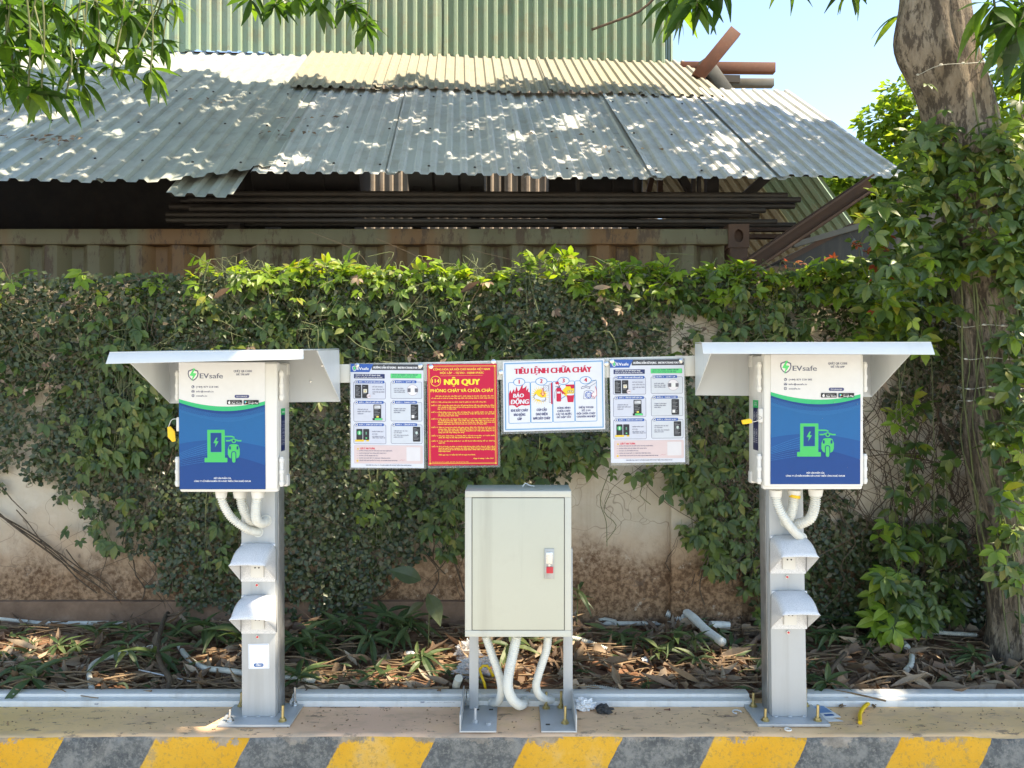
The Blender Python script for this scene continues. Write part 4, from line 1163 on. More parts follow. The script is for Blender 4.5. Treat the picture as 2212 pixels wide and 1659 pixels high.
BODY = [(530, 1140, 1882, 'Để bảo vệ tài sản của Nhà nước, tính mạng và tài sản của nhân dân, bảo', 1), (556, 1085, 1882, 'vệ sản xuất và trật tự chung. Nay quy định việc phòng cháy và chữa cháy như sau:', 1),
        (605, 1085, 1785, 'ĐIỀU 1: Việc phòng cháy và chữa cháy là nghĩa vụ của mỗi công dân.', 0),
        (648, 1085, 1884, 'ĐIỀU 2: Mỗi công dân phải tích cực đề phòng không để nạn cháy xảy ra, đồng', 0), (670, 1168, 1884, 'thời chuẩn bị sẵn sàng về lực lượng, phương tiện để khi cần chữa cháy', 0), (692, 1168, 1405, 'kịp thời và có hiệu quả.', 0),
        (733, 1085, 1884, 'ĐIỀU 3: Phải thận trọng trong việc sử dụng lửa, các nguồn nhiệt, hóa chất và', 0), (755, 1168, 1884, 'các chất dễ cháy, nổ, độc hại, phóng xạ. Triệt để tuân theo các quy định', 0), (777, 1168, 1432, 'về phòng cháy chữa cháy.', 0),
        (818, 1085, 1886, 'ĐIỀU 4: Cấm câu mắc, sử dụng điện tùy tiện, sau giờ làm việc phải kiểm tra lại', 0), (840, 1168, 1886, 'các thiết bị tiêu thụ điện. Chú ý đến đèn, quạt, bếp điện trước lúc ra về.', 0), (861, 1168, 1886, 'Không để hàng hóa, vật tư áp sát vào bóng đèn, dây điện. Phải tuân thủ', 0), (882, 1168, 1790, 'nghiêm ngặt quy định về kỹ thuật an toàn trong sử dụng điện.', 0),
        (924, 1085, 1886, 'ĐIỀU 5: Vật tư, hàng hóa phải xếp gọn gàng, đảm bảo khoảng cách an toàn', 0), (946, 1170, 1886, 'phòng cháy, chữa cháy, tạo điều kiện thuận lợi cho việc bảo vệ, kiểm tra', 0), (968, 1170, 1886, 'và cứu chữa khi cần thiết. Không dùng khóa mở nắp phuy xăng và các', 0), (989, 1170, 1505, 'dung môi dễ cháy bằng sắt, thép.', 0),
        (1030, 1085, 1888, 'ĐIỀU 6: Khi giao nhận hàng, xe không được nổ máy trong kho, nơi chứa nhiều', 0), (1053, 1172, 1712, 'chất dễ cháy và khi đậu phải hướng đầu xe ra ngoài.', 0),
        (1097, 1085, 1888, 'ĐIỀU 7: Trên các lối đi lại nhất là ở các lối thoát hiểm không để các chướng', 0), (1119, 1172, 1258, 'ngại vật.', 0),
        (1166, 1085, 1890, 'ĐIỀU 8: Đơn vị hoặc cá nhân có thành tích phòng cháy chữa cháy sẽ được khen', 0), (1186, 1172, 1890, 'thưởng, người nào vi phạm các điều quy định trên tùy trách nhiệm nặng', 0), (1206, 1172, 1890, 'nhẹ mà bị xử lý từ thi hành kỷ luật hành chính đến truy tố theo pháp', 0), (1226, 1172, 1325, 'luật hiện hành.', 0),
        (1270, 1175, 1640, 'Nội quy này có hiệu lực kể từ ngày ban hành.', 0), (1318, 1612, 1865, 'Ngày 30 tháng 1 năm 2019', 1), (1358, 1090, 1550, 'Ban hành kèm theo quyết định về công tác phòng cháy', 1)]
for y, x0, x1, s, it in BODY: p.text(s, x0, x1, y, 15 if y < 1340 else 9, YE, 6, .16, 1, 0.2 if it else 0)
p.build('poster_print', t)

t, p = poster('fire_orders_poster', 'white poster with red title and four blue framed fire fighting steps', ((1086, 781.5), (1305.5, 775.5), (1088, 933)), ((1081, 778), (1310, 773), (1316.5, 932), (1082.5, 938)), ((1082, 804), (1310, 785.5)), (85, 72, 1210, 850))
WH = (0.62, 0.64, 0.68); BB = (0.03, 0.24, 0.48); LB2 = (0.05, 0.30, 0.52); RR = (0.50, 0.01, 0.05); TX = (0.10, 0.11, 0.2); YY = (0.75, 0.52, 0.03)
p.rect(85, 72, 1210, 850, WH, 1); p.frame(102, 88, 1192, 832, 9, BB, 2, 0, WH); p.frame(114, 100, 1180, 820, 3, (0.2, 0.45, 0.65), 4, 0, WH)
p.text('TIÊU LỆNH CHỮA CHÁY', 215, 1062, 212, 62, RR, 6, .2, 3)
for k in range(4):
    x0 = 142 + 245 * k; x1 = x0 + 245
    p.frame(x0, 303, x1, 760, 6, BB, 5.7, 16, WH)
    cx = x0 + 122
    p.disc(cx, 302, 66, BB, 7.4, 44, 32); p.disc(cx, 302, 59, WH, 8.4, 37, 32); p.text(str(k + 1), cx - 20, cx + 20, 320, 46, RR, 9.4, .16, 3, 0, 'C')
fl = [(150, 560), (148, 430), (165, 385), (178, 425), (190, 400), (205, 375), (215, 415), (235, 350), (250, 405), (270, 385), (285, 350), (305, 330), (300, 375), (325, 365), (345, 345), (340, 400), (365, 370), (360, 410), (380, 420), (383, 470), (378, 520), (380, 560), (330, 565), (290, 558), (262, 568), (235, 585), (210, 562), (180, 556)]
p.poly(fl, RR, 8); p.text('BÁO', 197, 310, 472, 44, WH, 9, .16, 2, .1); p.text('ĐỘNG', 165, 362, 545, 52, WH, 9, .16, 2, .1)
# step 2: hand pulling a knife switch
x0 = 387
for k in range(22):
    a = 2 * math.pi * k / 22
    p.poly([(x0 + 105 + 60 * math.cos(a - .1), 455 + 60 * math.sin(a - .1)), (x0 + 105 + 110 * math.cos(a), 455 + 108 * math.sin(a)), (x0 + 105 + 60 * math.cos(a + .1), 455 + 60 * math.sin(a + .1))], YY, 7)
p.disc(x0 + 105, 455, 66, YY, 7.4)
p.frame(x0 + 145, 345, x0 + 200, 412, 4, TX, 8, 0, WH); p.line([(x0 + 150, 400), (x0 + 195, 352)], 2, TX, 10); p.line([(x0 + 150, 378), (x0 + 178, 350)], 2, TX, 10); p.line([(x0 + 168, 408), (x0 + 197, 378)], 2, TX, 10)
p.rect(x0 + 228, 320, x0 + 243, 555, RR, 9); p.frame(x0 + 205, 330, x0 + 229, 540, 4, TX, 8, 3, WH)
p.poly([(x0 + 128, 375), (x0 + 142, 375), (x0 + 146, 430), (x0 + 165, 430), (x0 + 138, 472), (x0 + 108, 430), (x0 + 124, 430)], RR, 9); p.poly([(x0 + 132, 380), (x0 + 139, 380), (x0 + 142, 435), (x0 + 154, 436), (x0 + 138, 460), (x0 + 118, 436), (x0 + 130, 435)], (0.8, 0.45, 0.25), 10)
hd = [(x0 + 30, 470), (x0 + 60, 435), (x0 + 80, 460), (x0 + 125, 482), (x0 + 165, 478), (x0 + 172, 500), (x0 + 160, 522), (x0 + 130, 525), (x0 + 95, 505), (x0 + 45, 492)]
p.poly(hd, TX, 9.5); p.poly([(x0 + 101 + (a - x0 - 101) * .90, 482 + (b - 482) * .88) for a, b in hd], WH, 10.5)
for q in range(3): p.line([(x0 + 128 + 12 * q, 505), (x0 + 140 + 12 * q, 518)], 3, TX, 11.2)
# step 3: extinguisher, shovel, bucket
x0 = 634
p.rect(x0 + 40, 375, x0 + 92, 530, RR, 9, 12); p.rect(x0 + 52, 362, x0 + 80, 380, TX, 9.5); p.line([(x0 + 30, 360), (x0 + 66, 366), (x0 + 86, 350)], 6, TX, 10); p.rect(x0 + 47, 420, x0 + 84, 440, WH, 10); p.line([(x0 + 44, 385), (x0 + 24, 420), (x0 + 20, 495)], 5, TX, 8.6)
p.poly([(x0 + 110, 400), (x0 + 150, 365), (x0 + 205, 345), (x0 + 238, 370), (x0 + 240, 440), (x0 + 150, 480), (x0 + 118, 450)], YY, 7.5)
p.line([(x0 + 60, 330), (x0 + 110, 450)], 7, RR, 8.4); p.poly([(x0 + 25, 318), (x0 + 60, 305), (x0 + 72, 330), (x0 + 38, 340)], RR, 9); p.poly([(x0 + 92, 395), (x0 + 148, 452), (x0 + 100, 440)], RR, 9)
p.poly([(x0 + 140, 345), (x0 + 240, 345), (x0 + 240, 385), (x0 + 205, 392), (x0 + 195, 365), (x0 + 145, 365)], RR, 8.6)
p.poly([(x0 + 152, 455), (x0 + 238, 455), (x0 + 226, 540), (x0 + 164, 540)], RR, 9.5); p.disc(x0 + 195, 455, 43, WH, 10, 10); p.line([(x0 + 90, 500), (x0 + 140, 470)], 8, (0.1, 0.2, 0.5), 9)
for q in range(3): p.disc(x0 + 175 + 22 * q, 425 - 8 * (q % 2), 13, TX, 9); p.disc(x0 + 175 + 22 * q, 425 - 8 * (q % 2), 9, (0.75, 0.6, 0.2), 9.6)
# step 4: telephone
x0 = 880
p.poly([(x0 + 65, 385), (x0 + 85, 365), (x0 + 130, 365), (x0 + 170, 378), (x0 + 165, 398), (x0 + 120, 385), (x0 + 95, 392), (x0 + 72, 400)], TX, 9); p.poly([(x0 + 72, 385), (x0 + 88, 371), (x0 + 130, 371), (x0 + 162, 381), (x0 + 160, 391), (x0 + 120, 379), (x0 + 92, 386), (x0 + 76, 393)], WH, 10)
p.line([(x0 + 100, 372), (x0 + 160, 340), (x0 + 200, 318), (x0 + 236, 300)], 4, TX, 10.6); p.line([(x0 + 160, 378), (x0 + 205, 350), (x0 + 238, 330)], 4, TX, 10.6)
ph = [(x0 + 100, 425), (x0 + 130, 412), (x0 + 175, 412), (x0 + 205, 425), (x0 + 212, 510), (x0 + 92, 510)]
p.poly(ph, TX, 8); p.poly([(x0 + 152 + (a - x0 - 152) * .91, 461 + (b - 461) * .91) for a, b in ph], WH, 9)
p.disc(x0 + 150, 465, 40, (0.05, 0.12, 0.4), 10); p.disc(x0 + 150, 465, 22, WH, 11); p.text('114', x0 + 134, x0 + 166, 473, 16, (0.05, 0.12, 0.4), 12, .12)
for q in range(10): a = 2 * math.pi * q / 10; p.disc(x0 + 150 + 31 * math.cos(a), 465 + 31 * math.sin(a), 5, WH, 11)
st = [(x0 + 178, 465), (x0 + 205, 430), (x0 + 215, 445), (x0 + 228, 365), (x0 + 240, 420), (x0 + 241, 480), (x0 + 228, 480), (x0 + 218, 512), (x0 + 205, 478), (x0 + 190, 500)]
p.poly(st, RR, 11); p.poly([(x0 + 213 + (a - x0 - 213) * .82, 455 + (b - 455) * .82) for a, b in st], (0.75, 0.68, 0.68), 12)
for k, rows in enumerate((('KHI XẢY CHÁY', 'BÁO ĐỘNG', 'GẤP'), ('CÚP CẦU', 'DAO ĐIỆN', 'NƠI XẢY CHÁY'), ('DÙNG BÌNH', 'CHỮA CHÁY', 'CÁT VÀ NƯỚC', 'ĐỂ DẬP TẮT'), ('ĐIỆN THOẠI', 'SỐ 114', 'ĐỘI CHỮA CHÁY', 'CHUYÊN NGHIỆP'))):
    cx = 142 + 245 * k + 122
    for q, s in enumerate(rows):
        w = len(s) * (15.6 if len(rows) == 3 else 15.9); y = (630 + 47 * q) if len(rows) == 3 else (612 + 34 * q)
        p.text(s, cx - w / 2, cx + w / 2, y, 29 if len(rows) == 3 else 22, TX, 8, .2, 2)
p.build('poster_print', t)

# ------------------------------------------------------------------ the distribution cabinet
cab = thing('electrical_cabinet', 'beige steel electrical cabinet on two angle feet in the middle of the kerb', 'cabinet', (0.02, 2.9, 0))
x0, x1, yf, yb, z0, z1 = -0.170, 0.2145, 2.77, 2.93, 0.339, 0.866
fw = 0.027
body = MB().box(x0, x1, yf + .004, yb, z0, z1).build('body', M['cabinet_rim'], cab, bevel=0.003)
m = MB(); m.box(x0 + .001, x1 - .001, yf - .004, yf + .006, z1 - fw + .003, z1 - .001); m.box(x0 + .001, x1 - .001, yf - .004, yf + .006, z0 + .001, z0 + fw - .003)
m.box(x0 + .001, x0 + fw - .002, yf - .0036, yf + .006, z0 + fw - .003, z1 - fw + .003); m.box(x1 - fw + .002, x1 - .001, yf - .0036, yf + .006, z0 + fw - .003, z1 - fw + .003)
m.build('front_frame', M['cabinet_rim'], body, bevel=0.0018)
MB().box(x0 + fw - .006, x1 - fw + .006, yf - .001, yf + .0035, z0 + fw - .007, z1 - fw + .007).build('gasket', M['gap'], body)
door = MB().box(x0 + fw + .0005, x1 - fw - .0005, yf - .006, yf + .001, z0 + fw - .0005, z1 - fw + .0005).build('door', M['cabinet'], cab, bevel=0.0015)
lk = at(1176, 1185, yf - .006); lk2 = at(1197, 1250, yf - .006)
MB().box(lk.x, lk2.x, yf - .010, yf - .0055, lk2.z, lk.z).build('lock_plate', M['galv_edge'], door, bevel=0.001)
MB().box(lk.x + .006, lk2.x - .006, yf - .0135, yf - .0095, lk2.z + .055, lk.z - .012).build('lever', M['chrome'], door, bevel=0.0012)
MB().box(lk.x + .007, lk2.x - .004, yf - .015, yf - .0095, lk2.z + .021, lk2.z + .044).build('push_button', M['red'], door, bevel=0.001)
c = Vector(((lk.x + lk2.x) / 2, yf - .010, lk2.z + .05)); MB().tube([c, c + Vector((0, -.0045, 0))], .0045, 12).build('lock_cylinder', M['chrome'], door, smooth='auto')
m = MB(); a = at(1140, 1049, 2.86); m.tube(spline([a + Vector((-.02, 0, -.004)), a + Vector((-.008, 0, .008)), a + Vector((.006, -.01, .003)), a + Vector((.025, 0, -.003))], .003), .0022, 8).build('wire_tie', M['pvc'], cab, smooth=True)
# angle feet: floor plate with slots, standing flange, upright
for s, (px0, px1, ux0, ux1) in ((-1, (-0.188, -0.056, -0.163, -0.128)), (1, (0.105, 0.233, 0.196, 0.2315))):
    ft = MB().box(px0, px1, 2.752, 2.972, 0.002, 0.008).build('foot_plate', M['galv'], cab, bevel=0.001)
    xa = px0 if s < 0 else px1 - .005
    MB().slab([(xa, 2.752, .0085), (xa, 2.972, .0085), (xa, 2.972, .085), (xa, 2.94, .085), (xa, 2.752, .066)], (.005, 0, 0)).build('foot_flange', M['galv'], ft, bevel=0.001)
    up = MB(); up.box(ux0, ux1, 2.935, 2.94, 0.009, 0.62); xb = ux0 if s < 0 else ux1 - .004; up.box(xb, xb + .004, 2.9405, 2.970, 0.009, 0.62)
    up.build('upright', M['galv'], cab, bevel=0.001)
    for fx, fy, kind in (((0.4, .32, 'b'), (0.78, .25, 'n'), (.42, .86, 's'), (.82, .86, 's')) if s < 0 else ((.2, .92, 'b'), (.65, .95, 'b'), (.7, .3, 'b'), (.2, .25, 's'))):
        bx_, by_ = px0 + (px1 - px0) * fx, 2.752 + .21 * fy
        if kind == 's': MB().box(bx_ - .008, bx_ + .008, by_ - .006, by_ + .006, .0075, .0088).build('slot', M['gap'], ft, bevel=0.0005)
        elif kind == 'n': MB().tube([(bx_, by_, .008), (bx_, by_, .017)], .0095, 6).build('nut', M['galv'], ft, smooth='auto')
        else: bolt(bx_, by_, .008, .055 if s < 0 else .062, M['galv'] if s < 0 else M['zinc_yellow'], cab)
for pts, r in (([A(1049, 1374, 2.84), A(1062, 1412, 2.85), A(1076, 1452, 2.87), A(1083, 1485, 2.89), A(1078, 1512, 2.93), A(1066, 1518, 2.97), A(1058, 1514, 2.985)], .0155),
               ([A(1116, 1374, 2.82), A(1110, 1405, 2.82), A(1101, 1445, 2.82), A(1097, 1480, 2.83), A(1104, 1506, 2.85), A(1120, 1522, 2.88), A(1130, 1520, 2.95), A(1134, 1514, 2.985)], .019),
               ([A(1184, 1374, 2.84), A(1180, 1405, 2.85), A(1164, 1455, 2.87), A(1158, 1482, 2.89), A(1166, 1502, 2.92), A(1182, 1510, 2.96), A(1193, 1511, 2.985)], .0155)):
    flex(pts, r).build('conduit', M['flex'], cab, smooth=True)

# ------------------------------------------------------------------ white cable trunking along the kerb
segs = [(-4.6, -2.62), (-2.617, -1.055), (-0.86, 0.02 - 0.2), (-0.177, 0.93), (1.12, 2.9), (2.903, 5.0)]
TK = []
for i, (a, b) in enumerate(segs):
    lab = ['white cable trunking leaving the frame at the left edge', 'white printed cable trunking left of the first charging post', 'white cable trunking between the first post and the cabinet', 'white cable trunking behind the cabinet feet, to the second post', 'white cable trunking right of the second charging post', 'white cable trunking beyond the tree at the right'][i]
    tk = thing('cable_trunking', lab, 'trunking', ((a + b) / 2, 3.0, 0), 'white cable trunking laid along the kerb')
    TK.append(tk)
    MB().box(a, b, 3.012, 3.062, 0.001, 0.036).build('rear_duct', M['pvc'], tk, bevel=0.002)
    def fpt(u, v, a=a, b=b):
        x = a + (b - a) * u
        w = 0.004 * max(0, noise.noise(Vector((x * 1.7, 3, 2))))
        prof = [(2.975, .001), (2.975, .020 + w), (2.976, .0225 + w), (2.980, .0235 + w), (3.009, .0235 + w * .5), (3.0105, .001)]
        y, z = prof[int(round(v * 5))]
        return (x, y - w, z)
    MB().grid(fpt, max(4, int((b - a) * 25)), 5).build('front_duct', M['pvc'], tk, smooth='auto')
for x0, x1, y in ((200, 322, 1521), (904, 985, 1517), (1240, 1275, 1516)):
    p = Print(A(x0, y - 3, 2.9745), A(x1, y - 3, 2.9745), A(x0, y + 3, 2.9745), (0, 0, 100 * (x1 - x0) / 40, 24))
    w = 100 * (x1 - x0) / 40
    if x1 - x0 > 60: p.text('SP', 10, 34, 19, 14, SLATE, 1, .15); p.text('60mm x 40mm  PVC  BS4678-4:1982', 45, w - 5, 18, 10, (0.3, 0.3, 0.32), 1)
    else: p.text('1982', 5, w - 5, 18, 10, (0.3, 0.3, 0.32), 1)
    par = TK[{200: 1, 904: 2, 1240: 3}[x0]]
    p.build('printed_mark', par)
# ------------------------------------------------------------------ foliage helpers
def leaf_tpl(W=0.25, ns=4, fold=0.25, droop=0.15, peak=0.42, base=0.0):
    """one leaf along +x, unit length, folded along its midrib"""
    v, f = [], []
    for i in range(ns + 1):
        x = i / ns
        if x <= peak: w = W * math.sin(math.pi / 2 * (x / peak)) ** 0.8
        else: w = W * math.cos(math.pi / 2 * (x - peak) / (1 - peak)) ** 1.15
        w = max(w, 0.012)
        z = -droop * x * x
        v += [(base + x, w, z + fold * w), (base + x, 0, z), (base + x, -w, z + fold * w)]
    for i in range(ns):
        a = i * 3
        f += [(a, a + 1, a + 4, a + 3), (a + 1, a + 2, a + 5, a + 4)]
    return np.array(v, float), f


def compound(k, ns=3, W=0.27, seed=0):
    """palmate leaf of k leaflets on a short stalk"""
    r = random.Random(seed)
    V, F = [], []
    angs = {3: (-55, 0, 55), 5: (-95, -48, 0, 48, 95), 4: (-80, -35, 5, 50)}[k]
    for a in angs:
        tv, tf = leaf_tpl(W * r.uniform(.9, 1.1), ns, 0.3, r.uniform(.1, .3), 0.45)
        s = (1.0 - 0.35 * abs(a) / 95) * r.uniform(.9, 1.08)
        tv = tv * s + np.array((0.10, 0, 0))
        ca, sa = math.cos(R(a)), math.sin(R(a)); tw = r.uniform(-.3, .3)
        y, z = tv[:, 1] * math.cos(tw) - tv[:, 2] * math.sin(tw), tv[:, 1] * math.sin(tw) + tv[:, 2] * math.cos(tw)
        P = np.stack([tv[:, 0] * ca - y * sa, tv[:, 0] * sa + y * ca, z - 0.12 * (abs(a) / 95)], 1)
        b = sum(len(q) for q in V)
        V.append(P); F += [tuple(b + i for i in q) for q in tf]
    b = sum(len(q) for q in V)
    V.append(np.array([(-0.5, .012, .0), (0.12, .012, 0), (0.12, -.012, 0), (-0.5, -.012, .0)])); F.append((b, b + 1, b + 2, b + 3))
    return np.concatenate(V), F


def frames(tip, nrm):
    x = tip / np.linalg.norm(tip, axis=1, keepdims=True)
    z = nrm - (nrm * x).sum(1, keepdims=True) * x
    z /= np.linalg.norm(z, axis=1, keepdims=True) + 1e-9
    return np.stack([x, np.cross(z, x), z], 2)


def mass_mesh(name, parts, mats):
    """parts: (tv, tf, Rm, scale, pos, material index)"""
    VV, FF, MI, b = [], [], [], 0
    for tv, tf, Rm, s, p, mi in parts:
        if len(p) == 0: continue
        V = np.einsum('mij,nj->mni', Rm, tv) * s[:, None, None] + p[:, None, :]
        m, n = V.shape[:2]
        q = np.array([f if len(f) == 4 else (*f, f[-1]) for f in tf])
        F = (q[None] + (np.arange(m) * n)[:, None, None] + b).reshape(-1, 4)
        VV.append(V.reshape(-1, 3)); FF.append(F); MI.append(np.full(len(F), mi)); b += m * n
    V = np.concatenate(VV); F = np.concatenate(FF); MI = np.concatenate(MI)
    me = bpy.data.meshes.new(name)
    me.vertices.add(len(V)); me.vertices.foreach_set('co', V.ravel())
    me.loops.add(F.size); me.loops.foreach_set('vertex_index', F.ravel().astype(np.int32))
    me.polygons.add(len(F)); me.polygons.foreach_set('loop_start', np.arange(0, F.size, 4, dtype=np.int32))
    for m in mats: me.materials.append(m)
    me.polygons.foreach_set('material_index', MI.astype(np.int32))
    me.update(calc_edges=True)
    return me


_lm = {}


def leaf_mesh(key, tv, tf, mat):
    if key not in _lm:
        me = bpy.data.meshes.new(key); me.from_pydata([tuple(v) for v in tv], [], [tuple(f) for f in tf]); me.materials.append(mat)
        _lm[key] = me
    return _lm[key]


def leaf_objs(parent, key, tv, tf, mat, Rm, s, p, name='leaf'):
    off = wpos(parent); me = leaf_mesh(key, tv, tf, mat)
    for i in range(len(p)):
        o = bpy.data.objects.new(name, me)
        o.parent = parent
        m = Matrix([list(Rm[i][r] * s[i]) + [p[i][r] - off[r]] for r in range(3)] + [[0, 0, 0, 1]])
        o.matrix_local = m
        COL.objects.link(o)


def rnd(m, *lohi): return np.stack([rng.uniform(a, b, m) for a, b in lohi], 1)


FIG = leaf_tpl(0.36, 2, 0.2, 0.1, 0.5)
MANGO = leaf_tpl(0.15, 5, 0.18, 0.25, 0.45)
MANGO2 = leaf_tpl(0.15, 2, 0.35, 0.25, 0.42)
LANCE = leaf_tpl(0.11, 5, 0.35, 0.55, 0.4)
C3, C5, C4 = compound(3, 3, 0.27, 1), compound(5, 3, 0.26, 2), compound(4, 3, 0.28, 3)

# where the wall is covered: rows of the wall from top to bottom, columns along it
GX = [50 + 100 * i for i in range(22)]
GY = [600, 700, 800, 900, 1000, 1100, 1200, 1300, 1345]
COV = np.array([
    [1, 1, 1, 1, 1, 1, 1, 1, 1, 1, 1, 1, 1, 1, 1, 1, .75, .7, .8, 1, 1, 1],
    [1, 1, 1, 1, 1, 1, 1, 1, 1, 1, 1, 1, .9, .7, .45, .7, .45, .45, .5, .8, .9, .9],
    [.8, .8, .88, .9, .92, .92, .92, .92, .95, .95, .95, .95, .8, .7, .5, .6, .6, .5, .55, .6, .65, .7],
    [.78, .8, .85, .85, .85, .85, .85, .8, .8, .8, .8, .8, .75, .7, .7, .85, .85, .65, .52, .5, .55, .7],
    [.70, .72, .78, .82, .85, .85, .9, .9, .9, .85, .8, .72, .5, .28, .3, .72, .8, .7, .5, .5, .55, .7],
    [.22, .32, .58, .85, .9, .9, .95, .98, .92, .75, .55, .35, .05, .03, .1, .55, .8, .75, .62, .55, .65, .7],
    [0, .05, .4, .68, .78, .82, .95, .98, .88, .4, .3, .1, 0, 0, .06, .4, .75, .85, .9, .85, .85, .85],
    [0, 0, .05, .4, .58, .62, .8, .75, .3, .12, .05, 0, 0, 0, 0, .1, .65, .85, .92, .92, .85, .85],
    [0, 0, 0, .05, .25, .33, .45, .35, .12, 0, 0, 0, 0, 0, 0, .05, .4, .6, .7, .7, .7, .7]])


def cover(x, z):
    """x, z on the wall face -> coverage"""
    px = 1106 + x * 1661 / WY; py = 829.5 - (z - CAMZ) * 1661 / WY
    fx = np.clip((px - 50) / 100, 0, 20.999); fy = np.interp(py, GY, range(9)); fy = np.clip(fy, 0, 7.999)
    ix, iy = fx.astype(int), fy.astype(int); ax, ay = fx - ix, fy - iy
    return (COV[iy, ix] * (1 - ax) + COV[iy, ix + 1] * ax) * (1 - ay) + (COV[iy + 1, ix] * (1 - ax) + COV[iy + 1, ix + 1] * ax) * ay


def nz(x, z, f, s): return np.array([noise.fractal(Vector((a * f, b * f, s)), 0.9, 2.1, 4) for a, b in zip(x, z)])


# small-leaved creeping fig pressed to the wall
fig = thing('creeping_fig', 'small dark leaved creeping fig covering most of the wall face', 'creeper', (0, WY, 0))
N = 95000
x = rng.uniform(-3.3, 3.1, N); z = rng.uniform(0.0, 1.80, N)
c = cover(x, z); nn_ = nz(x, z, 2.6, 1.5); n2_ = nz(x, z, 9, 5.5)
keep = (c + 0.28 * nn_ + 0.34 * n2_ > 0.56) & (rng.random(N) < 0.25 + 0.75 * c) & (c > 0.03)
x, z = x[keep], z[keep]; m = len(x)
thick = 0.02 + 0.06 * rng.random(m) * np.clip(cover(x, z), 0, 1)
p = np.stack([x, WY - 0.012 - thick, z], 1)
tip = rnd(m, (-1, 1), (-.5, .1), (-1, .35)); nr = rnd(m, (-.55, .55), (-1.2, -.6), (-.2, .8))
me = mass_mesh('foliage', [(*FIG, frames(tip, nr), rng.uniform(.017, .038, m), p, 0)], [M['fig']])
tag(link('foliage', me, fig), kind='stuff').location = -fig.location
# woody stems of the creepers
sm = MB()
def climb(x, z0, z1, r, wander=.5, lean=0.0, y=WY - .02):
    pts, zz, xx = [], z0, x
    ph = random.random() * 50
    n = max(3, int(abs(z1 - z0) / 0.07))
    for k in range(n + 1):
        q = k / n
        xx = x + lean * q + wander * 0.16 * noise.noise(Vector((ph, q * 3.2 * abs(z1 - z0), 1))) + 0.02 * random.uniform(-1, 1)
        pts.append((xx, y - 0.02 * random.random() + .01 * noise.noise(Vector((ph, q * 5, 3))), z0 + (z1 - z0) * q))
    P = spline(pts, 0.05)
    sm.tube(P, [r * (1 - .6 * i / len(P)) for i in range(len(P))], 5, cap=False)
for k in range(150):
    x = random.uniform(-3.2, 3.0)
    if cover(np.array([x]), np.array([.5]))[0] < .3: continue
    climb(x, random.uniform(0.02, .7), random.uniform(1.0, 1.75), random.uniform(.0015, .004), 1.2, random.uniform(-.35, .35))
for k in range(170):
    x = random.uniform(1.75, 2.6) if k % 3 else random.uniform(.95, 1.5)
    climb(x, random.uniform(0.1, 1.0), random.uniform(.8, 1.7), random.uniform(.0015, .0035), 2.2, random.uniform(-.5, .5), WY - random.uniform(.02, .16))
for k in range(120):
    x = random.uniform(-3.2, 2.6); z = random.uniform(1.35, 1.8)
    climb(x, z, z + random.uniform(-.4, .25), random.uniform(.001, .0025), 2.5, random.uniform(-.6, .6), WY - random.uniform(.03, .10))
for (x, z0, z1, r, lean) in ((-2.64, .66, .20, .006, .56), (-2.62, .62, .16, .005, .66), (-2.52, .56, .20, .004, .5), (-2.36, .47, .17, .0035, .4), (-2.48, .62, .3, .003, .3), (-2.2, .42, .14, .003, .3), (-2.66, .80, .6, .004, .25), (.20, .98, .45, .013, -.05), (2.12, 1.05, .65, .012, .12), (2.02, 1.35, .98, .009, .15), (-1.8, .5, .15, .006, .3), (-.35, .45, .1, .006, .2), (.24, 1.2, .9, .010, -.03)):
    climb(x, z0, z1, r, .5, lean, WY - .03)
for k in range(260):
    x = random.uniform(-3.2, 2.7); z = random.uniform(.35, 1.7)
    if cover(np.array([x]), np.array([z]))[0] < .4: continue
    climb(x, z, z - random.uniform(.15, .5), random.uniform(.001, .0022), 3.0, random.uniform(-.3, .3), WY - random.uniform(.04, .12))
tag(sm.build('stem', M['stem'], fig, smooth=True), kind='stuff')

# the larger-leaved vine: top of the wall, hanging sprays
vine = thing('vine', 'green five fingered vine hanging over the top of the wall', 'creeper', (0, WY, WT))
Ps, Tp, Nr, Sc, Mt = [], [], [], [], []


def put(p, tip, nr, s, mt):
    Ps.append(p); Tp.append(tip); Nr.append(nr); Sc.append(s); Mt.append(mt)


def pxw(px): return (px - 1106) / 1661 * WY


for k in range(2500):      # curtain over the top of the face
    x = random.uniform(-3.2, 2.9); px = 1106 + x * 1661 / WY
    q = random.random() ** 1.25
    if noise.noise(Vector((x * 2.3, q * 2.6, 2.2))) + .5 * noise.noise(Vector((x * 6.1, q * 6, 4.2))) < -.02 and random.random() < .88: continue
    depth = 0.62 if px < 430 else (0.68 if px < 1450 else 0.45)
    z = WT + .04 - q * depth
    if px < 430 and random.random() < .5: continue
    if px > 1420 and z < 1.6 and random.random() < .72: continue
    if 1380 < px < 1520 and z < 1.6 and random.random() < .75: continue
    put((x, WY - .02 - .14 * random.random() * (1 - .3 * q), z), (random.uniform(-.9, .9), random.uniform(-.7, -.05), random.uniform(-1, .25)), (random.uniform(-.5, .5), -.7, random.uniform(.1, 1.2)), random.choice((random.uniform(.022, .042), random.uniform(.03, .055), random.uniform(.045, .078))), 0 if z < WT - .10 or random.random() < .3 else 1)
